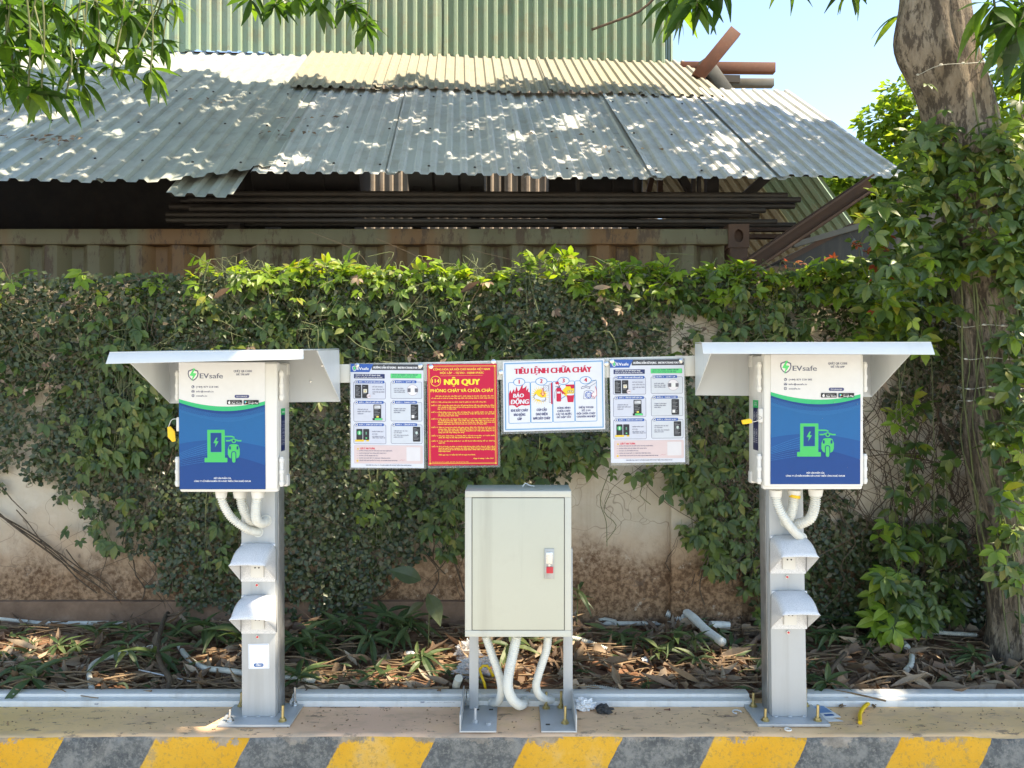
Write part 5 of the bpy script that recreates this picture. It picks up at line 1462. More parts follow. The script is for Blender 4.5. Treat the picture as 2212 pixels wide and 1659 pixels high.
for k in range(1150):       # bright young shoots on the top, sunlight put into their colour
    px = random.choice((random.gauss(800, 170), random.uniform(430, 1860), random.gauss(1330, 170), random.gauss(1640, 120)))
    if not 420 < px < 1880: continue
    x = pxw(px)
    cl_ = noise.noise(Vector((x * 2.6, 4, 4)))
    if cl_ < -.15 and random.random() < .75: continue
    hgt = 0.05 + 0.16 * max(0, cl_ + .25 + .5 * noise.noise(Vector((x * 9, 1, 4))))
    z = WT - .02 + hgt * random.random() ** 0.8
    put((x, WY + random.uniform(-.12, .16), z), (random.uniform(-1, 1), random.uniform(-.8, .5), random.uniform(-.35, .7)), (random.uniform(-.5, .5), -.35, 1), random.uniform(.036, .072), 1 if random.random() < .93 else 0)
for px, py, n, w in ((1590, 585, 14, 45), (1790, 575, 10, 25), (1720, 575, 6, 30)):   # reddish shoots
    for k in range(n):
        p = at(px + random.uniform(-w, w), py + random.uniform(-18, 18), WY - .03); put(tuple(p), (random.uniform(-1, 1), -.4, random.uniform(-.3, .8)), (0, -.6, 1), random.uniform(.02, .035), 2)
sprays = [(270, 660, 1010, 70, 130), (330, 760, 960, 60, 90), (200, 900, 1000, 50, 50), (560, 900, 1200, 60, 26), (470, 1050, 1230, 50, 26), (240, 1000, 1180, 60, 26), (820, 930, 1170, 60, 50), (960, 1080, 1210, 36, 34), (985, 1000, 1180, 25, 26), (1120, 940, 1050, 60, 60), (1230, 940, 1000, 60, 40),
          (1520, 960, 1180, 45, 95), (1560, 1000, 1250, 35, 70), (1470, 940, 1060, 40, 40), (1570, 830, 1000, 60, 60), (1700, 1160, 1330, 40, 16), (1650, 620, 760, 120, 60), (1420, 1010, 1030, 70, 12), (700, 640, 760, 200, 70), (1640, 1080, 1350, 25, 40)]
for px, y0, y1, w, n in sprays:
    for k in range(n):
        q = random.random()
        py = y0 + (y1 - y0) * q
        p = at(px + random.gauss(0, w * (1 - .4 * q)), py, WY - random.uniform(.05, .16))
        put(tuple(p), (random.uniform(-.8, .8), random.uniform(-.5, 0), -1), (random.uniform(-.5, .5), -1, random.uniform(0, .8)), random.uniform(.034, .072), 0)
for px, y0, y1, w, n, y_, s0, s1 in ((1925, 620, 760, 75, 130, .35, .05, .095), (1960, 850, 1000, 60, 20, .25, .045, .09), (2000, 1000, 1200, 60, 26, .3, .045, .09), (1930, 1230, 1370, 45, 60, .42, .06, .11), (2010, 1240, 1360, 30, 34, .4, .04, .07), (1850, 560, 640, 60, 60, .2, .045, .08), (1960, 1120, 1200, 60, 24, .3, .05, .1), (2060, 1150, 1350, 40, 24, .3, .04, .08)):
    for k in range(n):
        q = random.random()
        p = at(px + random.gauss(0, w * .6), y0 + (y1 - y0) * q, WY - random.uniform(.05, y_))
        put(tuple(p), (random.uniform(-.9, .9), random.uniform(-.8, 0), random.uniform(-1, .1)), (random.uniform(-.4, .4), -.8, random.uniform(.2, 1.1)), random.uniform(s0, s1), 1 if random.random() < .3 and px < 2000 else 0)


def plant(parent, nobj=290):
    P, S, MT = np.array(Ps), np.array(Sc), np.array(Mt)
    Rm = frames(np.array(Tp), np.array(Nr))
    kind = rng.integers(0, 3, len(P))
    big = np.zeros(len(P), bool); big[np.argsort(-S / np.maximum(P[:, 1], .5))[:nobj]] = True
    T = (C3, C5, C4); mats = [M['vine'], M['lit_young'], M['red_leaf'], M['dry']]
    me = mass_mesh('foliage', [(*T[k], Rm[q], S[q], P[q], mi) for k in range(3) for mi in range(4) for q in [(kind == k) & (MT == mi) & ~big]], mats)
    tag(link('foliage', me, parent), kind='stuff').location = -parent.location
    for k in range(3):
        for mi in range(4):
            q = (kind == k) & (MT == mi) & big
            leaf_objs(parent, 'palmate_leaf_%d_%d' % (k, mi), *T[k], mats[mi], Rm[q], S[q], P[q])
    for l_ in (Ps, Tp, Nr, Sc, Mt): l_.clear()


for k in range(90):        # withered leaves caught in it
    x = random.uniform(-3.1, 2.9); z = WT - .6 * random.random()
    put((x, WY - random.uniform(.08, .17), z), (random.uniform(-.9, .9), -.3, random.uniform(-1, .1)), (random.uniform(-.6, .6), -1, .4), random.uniform(.025, .05), 3)
plant(vine)
sm = MB()
for k in range(150):
    x = random.uniform(-3.2, 2.8); z = WT - random.uniform(0, .45); P = [(x, WY - random.uniform(.1, .19), z)]
    for q in range(4): P.append((P[-1][0] + random.uniform(-.09, .09), WY - random.uniform(.09, .19), P[-1][2] - random.uniform(-.02, .10)))
    sm.tube(spline(P, .03), random.uniform(.0012, .0024), 4, cap=False)
for k in range(190):
    px = random.uniform(430, 1900); x = pxw(px); z = WT + random.uniform(-.02, .05)
    pts = [(x, WY + random.uniform(-.08, .1), z), (x + random.uniform(-.08, .08), WY - .06, z + random.uniform(0, .1)), (x + random.uniform(-.2, .2), WY - random.uniform(.05, .15), z + random.uniform(-.25, .08))]
    sm.tube(spline(pts, .03), random.uniform(.0012, .0025), 4, cap=False)
for px, y0, y1, w, n in sprays:
    for k in range(max(2, n // 14)):
        a = at(px + random.uniform(-w, w) * .7, y0 - 40, WY - .06); b = at(px + random.uniform(-w, w) * .5, y1, WY - .1)
        mid = a.lerp(b, .5) + Vector((random.uniform(-.06, .06), -.03, 0))
        sm.tube(spline([a, mid, b], .03), random.uniform(.0012, .002), 4, cap=False)
for px, y0, y1 in ((1970, 640, 1000), (2010, 700, 1420), (1935, 690, 1260), (2040, 980, 1400), (1875, 480, 600), (1320, 1010, 1180), (1390, 1030, 1090), (1320, 1060, 1170)):
    a, b = at(px, y0, WY - .25), at(px + random.uniform(-25, 25), y1, WY - .22)
    sm.tube(spline([a, a.lerp(b, .4) + Vector((random.uniform(-.05, .05), 0, 0)), a.lerp(b, .7) + Vector((random.uniform(-.05, .05), .03, 0)), b], .03), .002, 5, cap=False)
tag(sm.build('vine_stem', M['gstem'], vine, smooth=True), kind='stuff')

# ------------------------------------------------------------------ the leaning mango trunk on the right and its climber
tree = thing('mango_tree', 'thick leaning mango trunk wrapped in climbing vine, beside the second charging post', 'tree', (2.38, 3.52, 0))
TY = 3.52
axis = [(2245, 1470), (2228, 1400), (2212, 1300), (2196, 1170), (2160, 1000), (2146, 800), (2122, 600), (2098, 400), (2066, 230), (2032, 110), (2018, 0), (2012, -120), (2016, -300), (2030, -480)]
TP = [at(a, b, TY) for a, b in axis]
TP[0].z = -0.06
tc = spline(TP, .035)
nu = 44
def trunk_r(z): return 0.134 + 0.08 * math.exp(-max(0, z) / .13) + 0.012 * math.sin(z * 3.1) 
m = MB()
for j, c in enumerate(tc):
    for i in range(nu):
        a = 2 * math.pi * i / nu
        q = Vector((math.cos(a) * 3.2, math.sin(a) * 3.2, c.z * .9))
        r = trunk_r(c.z) * (1 + .10 * noise.fractal(q, .9, 2.1, 4)) + .010 * noise.noise(Vector((math.cos(a) * 14, math.sin(a) * 14, c.z * 3)))
        d = math.atan2(math.sin(a - 3.2), math.cos(a - 3.2)); r += .07 * math.exp(-(d / .45) ** 2 - ((c.z - 2.78) / .16) ** 2)
        m.v.append((c.x + r * math.cos(a), c.y + r * math.sin(a), c.z))
for j in range(len(tc) - 1):
    for i in range(nu): m.f.append((j * nu + i, j * nu + (i + 1) % nu, (j + 1) * nu + (i + 1) % nu, (j + 1) * nu + i)); m.m.append(0)
m.build('trunk', M['bark'], tree, smooth=True)
top = tc[-1]
limbs = MB()
LEND = []
for (dx, dy, dz, r) in ((1.9, .9, 1.6, .085), (-1.8, .6, 1.5, .09), (.4, -1.3, 1.7, .07), (-.5, 2.3, 1.9, .08), (2.8, 2.4, 2.0, .06), (-3.3, 1.8, 2.1, .06)):
    e = top + Vector((dx, dy, dz)); mid = top + Vector((dx * .45, dy * .45, dz * .65 + .1))
    P = spline([top - Vector((0, 0, .15)), mid, e], .08)
    limbs.tube(P, [r * (1 - .65 * i / len(P)) for i in range(len(P))], 9); LEND.append(e)
limbs.build('limb', M['bark'], tree, smooth=True)

# climber on the trunk
tv = thing('trunk_vine', 'leafy climbing vine wrapped round the leaning trunk', 'creeper', tuple(TP[2]))
def axis_at(z):
    for a, b in zip(tc, tc[1:]):
        if a.z <= z <= b.z: return a.lerp(b, (z - a.z) / max(1e-6, b.z - a.z))
    return tc[0]
for k in range(900):
    py = random.choice((random.gauss(400, 110), random.uniform(250, 1400), random.gauss(640, 90)))
    if not 235 < py < 1420: continue
    z = CAMZ + (829.5 - py) / 1661 * 3.36
    c = axis_at(z)
    a = random.uniform(-math.pi, 0.15)            # facing the road
    side = math.cos(a)                               # +1 right, -1 left
    bare = (610 < py < 1130 and side < .62) or py < 300 and random.random() < .55 or (1130 < py and side < .7)
    if bare and random.random() < .96: continue
    r = trunk_r(z) + random.uniform(.015, .11)
    if 380 < py < 720: r += random.uniform(0, .12)
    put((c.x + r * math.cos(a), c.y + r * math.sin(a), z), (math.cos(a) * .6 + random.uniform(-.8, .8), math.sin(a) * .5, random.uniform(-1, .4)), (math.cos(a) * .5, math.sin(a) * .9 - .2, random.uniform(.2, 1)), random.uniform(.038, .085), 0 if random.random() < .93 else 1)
for px, py, n, wx, wy, s0, s1 in ((1970, 440, 55, 32, 70, .045, .09), (2005, 330, 34, 26, 50, .04, .08), (1960, 560, 90, 42, 60, .045, .085), (2195, 500, 80, 35, 120, .05, .09), (2205, 780, 90, 22, 130, .05, .095), (2200, 1000, 70, 28, 90, .045, .09), (2185, 1200, 36, 28, 50, .045, .085), (2130, 930, 14, 30, 30, .05, .09), (1905, 450, 14, 20, 30, .07, .10), (2180, 330, 60, 35, 60, .05, .09)):
    for k in range(n):
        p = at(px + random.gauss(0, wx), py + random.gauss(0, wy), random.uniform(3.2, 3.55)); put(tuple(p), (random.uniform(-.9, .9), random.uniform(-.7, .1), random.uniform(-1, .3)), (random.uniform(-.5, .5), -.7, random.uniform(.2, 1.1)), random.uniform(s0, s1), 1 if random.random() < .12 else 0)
for k in range(16):
    p = at(random.gauss(1895, 22), random.gauss(560, 50), 3.4); put(tuple(p), (random.uniform(-1, 1), -.4, random.uniform(-.5, .5)), (0, -.7, 1), random.uniform(.025, .045), 2)
plant(tv, 280)
sm = MB()
for k in range(15):
    a = random.uniform(-math.pi, 0); z0, z1 = random.uniform(0, .8), random.uniform(1.2, 2.6)
    pts = []
    for q in range(9):
        z = z0 + (z1 - z0) * q / 8; c = axis_at(z); aa = a + .5 * noise.noise(Vector((k, q * .5, 1))); r = trunk_r(z) + random.uniform(.012, .04)
        pts.append((c.x + r * math.cos(aa), c.y + r * math.sin(aa), z))
    sm.tube(spline(pts, .04), random.uniform(.002, .005), 5, cap=False)
tag(sm.build('vine_stem', M['gstem'], tv, smooth=True), kind='stuff')
# thin wires with small bulbs tied round the trunk
for i, (py, tilt, lab) in enumerate(((128, .02, 'topmost thin wire of small bulbs tied round the bare upper trunk'), (388, 0, 'thin wire of small bulbs crossing the leafy part of the trunk'), (485, .01, 'thin wire of small bulbs second from the top among the leaves'), (688, .03, 'thin wire with pale knobs round the bare trunk above the canopy'), (760, .03, 'thin wire with pale knobs level with the canopy of the second post'), (838, .0, 'thin wire round the trunk just below the canopy level'), (876, -.03, 'lowest thin wire with pale knobs round the bare trunk'))):
    z = CAMZ + (829.5 - py) / 1661 * 3.36; c = axis_at(z)
    fl = thing('string_light', lab, 'string light', (c.x, c.y - .17, z), 'wires of small bulbs tied round the trunk')
    w = MB(); P = []
    for k in range(40):
        a = 2 * math.pi * k / 39; zz = z + tilt * math.sin(a + .6) + .006 * math.sin(5 * a); cc = axis_at(zz)
        r = trunk_r(zz) * 1.09 + .012 + .004 * math.sin(7 * a + i); P.append((cc.x + r * math.cos(a), cc.y + r * math.sin(a), zz))
    w.tube(P, .0014, 6, cap=False).build('wire', M['old_flex'], fl, smooth=True)
    for k in (21, 25, 28, 31, 34):
        q = Vector(P[k]) + Vector((0, -.003, 0)); MB().tube([q + Vector((-.008, 0, 0)), q + Vector((-.003, 0, .001)), q + Vector((.004, -.001, 0)), q + Vector((.010, -.001, -.002))], [.002, .0048, .0045, .0016], 8).build('bulb', M['old_flex'], fl, smooth=True)

# ------------------------------------------------------------------ crowns overhead: a leaf is left out where the photograph's sun comes through
Sv = np.array(SUN)
SPOTS = [(at(590, 768, 2.40), .05), (gnd(468, 1553), .05), (gnd(930, 1440), .10), (gnd(1000, 1425), .10), (gnd(850, 1462), .07), (gnd(700, 1470), .05), (gnd(1505, 1385), .07), (gnd(1900, 1503), .045), (gnd(470, 1430), .04), (gnd(20, 1405), .07), (gnd(1560, 1440), .05), (gnd(1420, 1455), .05), (gnd(250, 1470), .04), (gnd(120, 1425), .05), (gnd(1120, 1460), .06), (gnd(1700, 1430), .03), (gnd(1960, 1420), .05), (gnd(60, 1400), .05), (gnd(1200, 1540), .03),
         (at(250, 590, WY), .07), (at(60, 590, WY), .10), (at(160, 595, WY), .08), (at(1950, 1330, 3.6), .07), (at(1860, 1290, 3.6), .05)]


def sun_free(p):
    """leaf positions (m,3) -> True where the leaf may stay"""
    ok = np.ones(len(p), bool)
    for q, r in SPOTS:
        k = (p[:, 2] - q.z) / Sv[2]; h = p - k[:, None] * Sv
        d = np.hypot(h[:, 0] - q.x, h[:, 1] - q.y)
        ok &= ~((d < r + .09) & (k > 0))
    for q, r in ((at(80, 60, 3.8), .45), (at(250, 100, 4.1), .42), (at(670, 10, 4.8), .5), (at(790, 50, 4.9), .25), (at(1490, 0, 3.45), .3), (at(2180, 40, 3.15), .3)):
        k = (p[:, 2] - q.z - .15) / Sv[2]; h = p - k[:, None] * Sv
        ok &= ~((np.hypot(h[:, 0] - q.x, h[:, 1] - q.y) < r) & (k > 0) & (rng.random(len(p)) < .88))
    # top of the hedge
    k = (p[:, 2] - 1.86) / Sv[2]; h = p - k[:, None] * Sv; px = 1106 + h[:, 0] * 1661 / WY
    band = (np.abs(h[:, 1] - WY) < .32) & (px > 420) & (px < 1960)
    ok &= ~(band & (rng.random(len(p)) < .96))
    # upper band of the lean-to roof, and the tin wall above it
    rn = np.array(RN); k = ((p - np.array(O)) @ rn) / (Sv @ rn); h = p - k[:, None] * Sv
    u = (h - np.array(O)) @ np.array(U); v = (h - np.array(O)) @ np.array(D)
    lim = np.interp(u, [-6, -3.5, -2.4, -1, 1, 2.2, 2.7, 3.3], [2.9, 2.75, 2.25, 2.45, 2.5, 2.15, 1.75, 1.3]) + .12 * np.sin(u * 5.1) + .09 * np.sin(u * 11.7 + 1)
    ok &= ~((k > 0) & (v > lim))
    return ok


def crown_leaves(parent, xlo, xhi, n, seed):
    cl = n // 14
    cx = rng.uniform(xlo, xhi, cl); cy = np.where(rng.random(cl) < .62, rng.uniform(1.5, 9.8, cl), rng.uniform(1.5, 4.6, cl))
    base = np.maximum(3.9, 1.25 + .54 * np.maximum(cy, 0) + .25)
    base = base + np.clip(cy - 4.8, 0, 2) * .75
    cz = base + .2 + 2.1 * rng.random(cl) ** 1.2
    p = np.repeat(np.stack([cx, cy, cz], 1), 14, 0)
    a = rng.uniform(0, 2 * np.pi, len(p)); el = rng.uniform(-.9, .35, len(p))
    tip = np.stack([np.cos(a) * np.cos(el), np.sin(a) * np.cos(el), np.sin(el)], 1)
    s = rng.uniform(.19, .30, len(p)); mid = p + tip * s[:, None] * .5
    ok = sun_free(mid) & sun_free(p + tip * s[:, None])
    h = mid - ((mid[:, 2] - .8) / Sv[2])[:, None] * Sv
    low = (np.abs(h[:, 0]) < 3.6) & (h[:, 1] > 2.3) & (h[:, 1] < 4.6)
    rn = np.array(RN); h = mid - (((mid - np.array(O)) @ rn) / (Sv @ rn))[:, None] * Sv
    u, v = (h - np.array(O)) @ np.array(U), (h - np.array(O)) @ np.array(D)
    ok &= low | ((u > -5.2) & (u < 3.5) & (v > -.4) & (v < 3.7)) | (rng.random(len(mid)) < .10)
    p, tip, s = p[ok], tip[ok], s[ok]
    nr = rnd(len(p), (-.5, .5), (-.5, .5), (.6, 1))
    me = mass_mesh('crown', [(*MANGO2, frames(tip, nr), s, p, 0)], [M['mango']])
    tag(link('crown', me, parent), kind='stuff').location = -parent.location


crown_leaves(tree, 1.4, 8.6, 60000, 1)
tree2 = thing('mango_tree', 'mango tree at the left whose leafy branches hang into the top of the view', 'tree', (-3.75, 3.4, 0))
P = spline([(-3.75, 3.4, -.05), (-3.8, 3.42, 1.2), (-3.72, 3.38, 2.6), (-3.6, 3.4, 4.0)], .08)
MB().tube(P, [.17 + .06 * math.exp(-i * .3) - .0008 * i for i in range(len(P))], 18).build('trunk', M['bark'], tree2, smooth=True)
lm = MB()
for e in ((-5.2, 4.2, 5.6), (-2.2, 4.4, 5.3), (-1.2, 3.6, 5.5), (-3.4, 6.2, 5.9), (-3.2, 1.6, 5.2), (-1.0, 6.0, 6.0)):
    e = Vector(e); b = Vector((-3.6, 3.4, 3.85)); PP = spline([b, b.lerp(e, .45) + Vector((0, 0, .35)), e], .08)
    lm.tube(PP, [.08 * (1 - .65 * i / len(PP)) for i in range(len(PP))], 8)
lm.build('limb', M['bark'], tree2, smooth=True)
crown_leaves(tree2, -3.9, 1.4, 52000, 2)



def whorls(parent, spots):
    PP, TT, NN, SS = [], [], [], []
    for px, py, Y, n, L_ in spots:
        c = at(px, py, Y)
        up = c + Vector((random.uniform(-.12, .12), random.uniform(-.1, .15), random.uniform(.25, .45)))
        up.z = max(up.z, CAMZ + .53 * up.y) if random.random() < .7 else up.z
        MB().tube(spline([up, up.lerp(c, .5) + Vector((.02, 0, .02)), c], .03), .0045, 6).build('twig', M['gstem'], parent, smooth=True)
        for k in range(n):
            a = 2 * math.pi * (k + random.random() * .6) / n * 1.62; el = random.uniform(-1.05, .35)
            PP.append(tuple(c + (up - c).normalized() * random.uniform(0, .07))); TT.append((math.cos(a) * math.cos(el), math.sin(a) * math.cos(el), math.sin(el)))
            NN.append((random.uniform(-.5, .5), random.uniform(-.6, .2), 1)); SS.append(L_ * random.uniform(.6, 1.0))
    Rm = frames(np.array(TT), np.array(NN)); PP, SS = np.array(PP), np.array(SS)
    if len(PP) > 290:
        far_ = np.argsort(PP[:, 1])[290:]; near = np.argsort(PP[:, 1])[:290]
        me = mass_mesh('foliage', [(*MANGO, Rm[far_], SS[far_], PP[far_], 0)], [M['mango']])
        tag(link('foliage', me, parent), kind='stuff').location = -parent.location
        Rm, PP, SS = Rm[near], PP[near], SS[near]
    half = rng.random(len(PP)) < .5
    LW = leaf_tpl(0.135, 6, 0.2, 0.5, 0.45)
    leaf_objs(parent, 'mango_leaf_a', *MANGO, M['mango'], Rm[half], SS[half], PP[half]); leaf_objs(parent, 'mango_leaf_b', *LW, M['mango'], Rm[~half], SS[~half], PP[~half])


whorls(tree2, [(15, 20, 3.7, 13, .22), (60, 75, 3.8, 12, .21), (110, 20, 3.9, 12, .21), (95, 130, 3.75, 11, .21), (160, 70, 4.0, 12, .20), (205, 20, 4.1, 12, .20), (215, 110, 4.1, 11, .19), (90, 190, 3.7, 10, .22), (30, 170, 3.8, 11, .21), (270, 55, 4.2, 11, .19), (290, 120, 4.2, 10, .19),
               (325, 165, 4.2, 10, .19), (240, 165, 4.1, 9, .19), (335, 40, 4.3, 10, .18), (165, 150, 4.0, 10, .20), (370, 10, 4.3, 8, .18), (-20, 150, 3.6, 11, .23), (60, 215, 3.7, 9, .22), (140, 215, 3.9, 8, .20), (250, 10, 4.3, 11, .19), (180, 190, 4.2, 9, .19), (60, 10, 3.9, 11, .21), (130, 60, 4.2, 11, .20), (300, 25, 4.4, 10, .19), (720, -25, 5.0, 9, .19), (650, -20, 5.0, 9, .19), (600, -15, 5.0, 9, .19), (20, 40, 4.6, 12, .21), (100, 90, 4.7, 12, .21), (60, 10, 4.8, 12, .21), (150, 120, 4.8, 12, .21), (200, 60, 4.9, 12, .21), (20, 110, 4.5, 12, .21), (120, 30, 4.9, 12, .21), (40, 170, 4.5, 11, .21), (240, 20, 5.0, 12, .2), (300, 70, 5.0, 11, .2), (350, 100, 5.0, 10, .2), (10, 95, 3.7, 10, .22), (540, 0, 4.7, 9, .20), (590, 18, 4.8, 11, .19), (640, 8, 4.8, 11, .19), (690, 10, 4.8, 11, .19), (745, 15, 4.9, 11, .19), (790, 62, 4.9, 12, .20), (770, 25, 4.9, 9, .19)])
whorls(tree, [(1455, 8, 3.5, 12, .20), (1505, 12, 3.4, 12, .22), (1548, -15, 3.4, 9, .20), (1700, -35, 3.4, 5, .18), (1838, -14, 3.3, 7, .18), (2150, 22, 3.15, 12, .23), (2195, 75, 3.15, 12, .23), (2210, 20, 3.2, 11, .22), (1935, 62, 3.75, 5, .20), (2230, 150, 3.3, 9, .22)])
m = MB(); m.tube(spline([at(1278, 64, 3.6), at(1330, 45, 3.6), at(1380, 25, 3.6), at(1420, -10, 3.6), at(1470, -60, 3.6)], .04), .006, 7); m.build('bare_twig', M['stem'], tree, smooth=True)

# sunlit trees beyond the shed
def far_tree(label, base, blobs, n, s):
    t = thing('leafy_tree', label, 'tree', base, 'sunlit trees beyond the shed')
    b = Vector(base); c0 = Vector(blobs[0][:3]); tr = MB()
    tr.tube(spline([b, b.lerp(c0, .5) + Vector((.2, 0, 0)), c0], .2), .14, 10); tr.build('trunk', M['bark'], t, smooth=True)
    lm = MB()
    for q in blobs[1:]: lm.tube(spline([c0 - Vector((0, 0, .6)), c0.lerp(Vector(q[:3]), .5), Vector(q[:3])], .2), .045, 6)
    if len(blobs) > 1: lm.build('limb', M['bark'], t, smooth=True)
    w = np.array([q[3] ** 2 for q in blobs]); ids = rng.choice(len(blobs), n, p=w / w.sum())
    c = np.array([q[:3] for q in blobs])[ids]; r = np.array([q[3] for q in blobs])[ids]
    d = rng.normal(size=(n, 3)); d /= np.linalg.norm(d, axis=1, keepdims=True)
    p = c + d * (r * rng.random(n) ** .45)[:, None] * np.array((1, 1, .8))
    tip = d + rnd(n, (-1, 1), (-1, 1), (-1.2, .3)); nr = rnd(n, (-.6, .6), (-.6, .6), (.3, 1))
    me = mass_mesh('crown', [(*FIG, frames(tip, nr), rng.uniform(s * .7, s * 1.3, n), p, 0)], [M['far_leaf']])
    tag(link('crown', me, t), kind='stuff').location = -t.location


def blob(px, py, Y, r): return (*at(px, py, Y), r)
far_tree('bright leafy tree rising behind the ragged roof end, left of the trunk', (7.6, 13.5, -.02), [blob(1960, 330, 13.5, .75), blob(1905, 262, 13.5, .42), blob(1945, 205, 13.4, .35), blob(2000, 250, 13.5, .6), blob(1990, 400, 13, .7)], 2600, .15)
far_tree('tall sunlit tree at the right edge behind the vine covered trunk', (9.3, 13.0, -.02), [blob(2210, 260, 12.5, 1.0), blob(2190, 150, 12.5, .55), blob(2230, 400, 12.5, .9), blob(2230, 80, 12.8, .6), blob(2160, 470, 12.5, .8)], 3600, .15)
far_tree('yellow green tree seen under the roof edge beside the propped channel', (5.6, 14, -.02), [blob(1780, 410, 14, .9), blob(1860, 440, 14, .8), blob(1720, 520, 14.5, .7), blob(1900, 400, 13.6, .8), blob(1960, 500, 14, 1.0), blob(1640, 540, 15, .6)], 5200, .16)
# ------------------------------------------------------------------ leaf litter, seedlings, pipes and rubbish on the soil
CURL = leaf_tpl(0.15, 5, 0.9, -0.4, 0.45); CURL2 = leaf_tpl(0.17, 5, -0.8, 0.35, 0.5)
n = 260
y = 3.08 + .8 * rng.random(n); x = rng.uniform(-1, 1, n) * (.72 * y + .1)
lz = lambda x, y: np.array([soil_z(a, b) for a, b in zip(x, y)])
a = rng.uniform(0, 2 * np.pi, n)
tip = np.stack([np.cos(a), np.sin(a) * .8, rng.uniform(-.12, .22, n)], 1); nr = rnd(n, (-.6, .6), (-.9, .5), (.5, 1))
p = np.stack([x, y, lz(x, y) + rng.uniform(.012, .045, n)], 1); s = rng.uniform(.07, .15, n); half = rng.random(n) < .5
Rm = frames(tip, nr)
leaf_objs(soil, 'dry_leaf_a', *CURL, M['dry'], Rm[half], s[half], p[half], 'dry_leaf'); leaf_objs(soil, 'dry_leaf_b', *CURL2, M['dry'], Rm[~half], s[~half], p[~half], 'dry_leaf')
n = 6000
y = 3.07 + .82 * rng.random(n); x = rng.uniform(-1, 1, n) * (.72 * y + .3); den = nz(x, y, 2.5, 8.8); k = (den > .0) | (rng.random(n) < .2); x, y = x[k], y[k]; n = len(x)
a = rng.uniform(0, 2 * np.pi, n); tip = np.stack([np.cos(a), np.sin(a) * .8, rng.uniform(-.15, .35, n)], 1); nr = rnd(n, (-.9, .9), (-.9, .9), (.2, 1))
p = np.stack([x, y, lz(x, y) + rng.uniform(.002, .035, n)], 1)
CR1, CR2 = leaf_tpl(0.34, 3, 1.3, 0.5, 0.5), leaf_tpl(0.26, 4, -1.1, -0.6, 0.35)
Rm = frames(tip, nr); sz = rng.uniform(.025, .09, n); kd = rng.integers(0, 4, n)
me = mass_mesh('leaf_litter', [(*(CURL, CR1, CR2, CURL2)[q], Rm[kd == q], sz[kd == q], p[kd == q], 0) for q in range(4)], [M['dry']])
tag(link('leaf_litter', me, soil), 'brown crumpled leaf litter', kind='stuff')
n = 1500
y = 3.1 + .78 * rng.random(n); x = rng.uniform(-1, 1, n) * (.72 * y + .1); k = nz(x, y, 2.1, 31.0) > .2; x, y = x[k], y[k]; n = len(x)
a = rng.uniform(0, 2 * np.pi, n); tip = np.stack([np.cos(a), np.sin(a) * .7, rng.uniform(.0, 1.2, n)], 1)
me = mass_mesh('weeds', [(*LANCE, frames(tip, rnd(n, (-.4, .4), (-.8, 0), (.6, 1))), rng.uniform(.04, .10, n), np.stack([x, y, lz(x, y) + rng.uniform(.01, .05, n)], 1), 0)], [M['weed']])
tag(link('weeds', me, soil), 'low green weeds growing through the litter', kind='stuff')
tw = MB()
for k in range(1000):
    yy = 3.07 + .8 * random.random(); xx = random.uniform(-1, 1) * (.72 * yy + .1); aa = random.gauss(0, .7); L_ = random.uniform(.06, .34)
    q = Vector((xx, yy, soil_z(xx, yy) + random.uniform(.01, .04))); d = Vector((math.cos(aa), math.sin(aa) * .6, random.uniform(-.08, .12)))
    tw.tube(spline([q, q + d * L_ * .5 + Vector((0, random.uniform(-.02, .02), random.uniform(-.01, .015))), q + d * L_], .05), random.uniform(.0015, .0045), 5, cap=False)
tag(tw.build('twig_litter', M['rope'], soil, smooth=True), 'thin dry twigs strewn in the litter', kind='stuff')
# a few dry leaves caught in the creeper
for px, py, L_, lab in ((475, 645, .14, 'curled brown leaf caught in the creeper near the top left of the wall'), (1010, 632, .12, 'brown leaf lying on the vine above the red poster'), (1295, 622, .10, 'pinkish dry leaf on the vine above the instruction poster beside the canopy'), (1895, 800, .14, 'long dry leaf hanging beside the right canopy flap')):
    t = thing('dry_leaf', lab, 'leaf', tuple(at(px, py, WY - .14)))
    leaf_objs(t, 'dry_leaf_a', *CURL, M['dry'], frames(np.array([(random.uniform(.5, 1), -.2, random.uniform(-.6, .6) if py < 700 else -1.5)]), np.array([(0, -1, .4)])), [L_], [tuple(at(px - 15, py, WY - .14))], 'blade')


def seedling(label, base, n, L_, h, mat='weed', spread=1.0, tpl=LANCE, arch=.2):
    t = thing('seedling', label, 'plant', tuple(base), 'weeds and seedlings on the soil strip')
    b = Vector(base)
    PP, TT, NN, SS = [], [], [], []
    for w in range(max(1, n // 8)):
        off = Vector((random.uniform(-.11, .11), random.uniform(-.05, .05), 0)) * (w > 0); tp = b + off + Vector((random.uniform(-.04, .04), -.01, h * random.uniform(.6, 1.05)))
        MB().tube(spline([b + off * .8, b.lerp(tp, .5) + off * .4, tp], .03), .003, 6).build('stem', M['gstem'], t, smooth=True)
        for k in range(min(9, n)):
            a = 2 * math.pi * (k + random.random() * .7) / 8; el = random.uniform(-.35, .9)
            PP.append(tuple(tp - Vector((0, 0, random.random() * h * .35)))); TT.append((math.cos(a) * math.cos(el) * spread, math.sin(a) * math.cos(el), math.sin(el))); NN.append((random.uniform(-.3, .3), -.3, 1)); SS.append(L_ * random.uniform(.65, 1.1))
    leaf_objs(t, 'lance_leaf' if tpl is LANCE else 'broad_leaf', *tpl, M[mat], frames(np.array(TT), np.array(NN)), SS, PP)
    return t


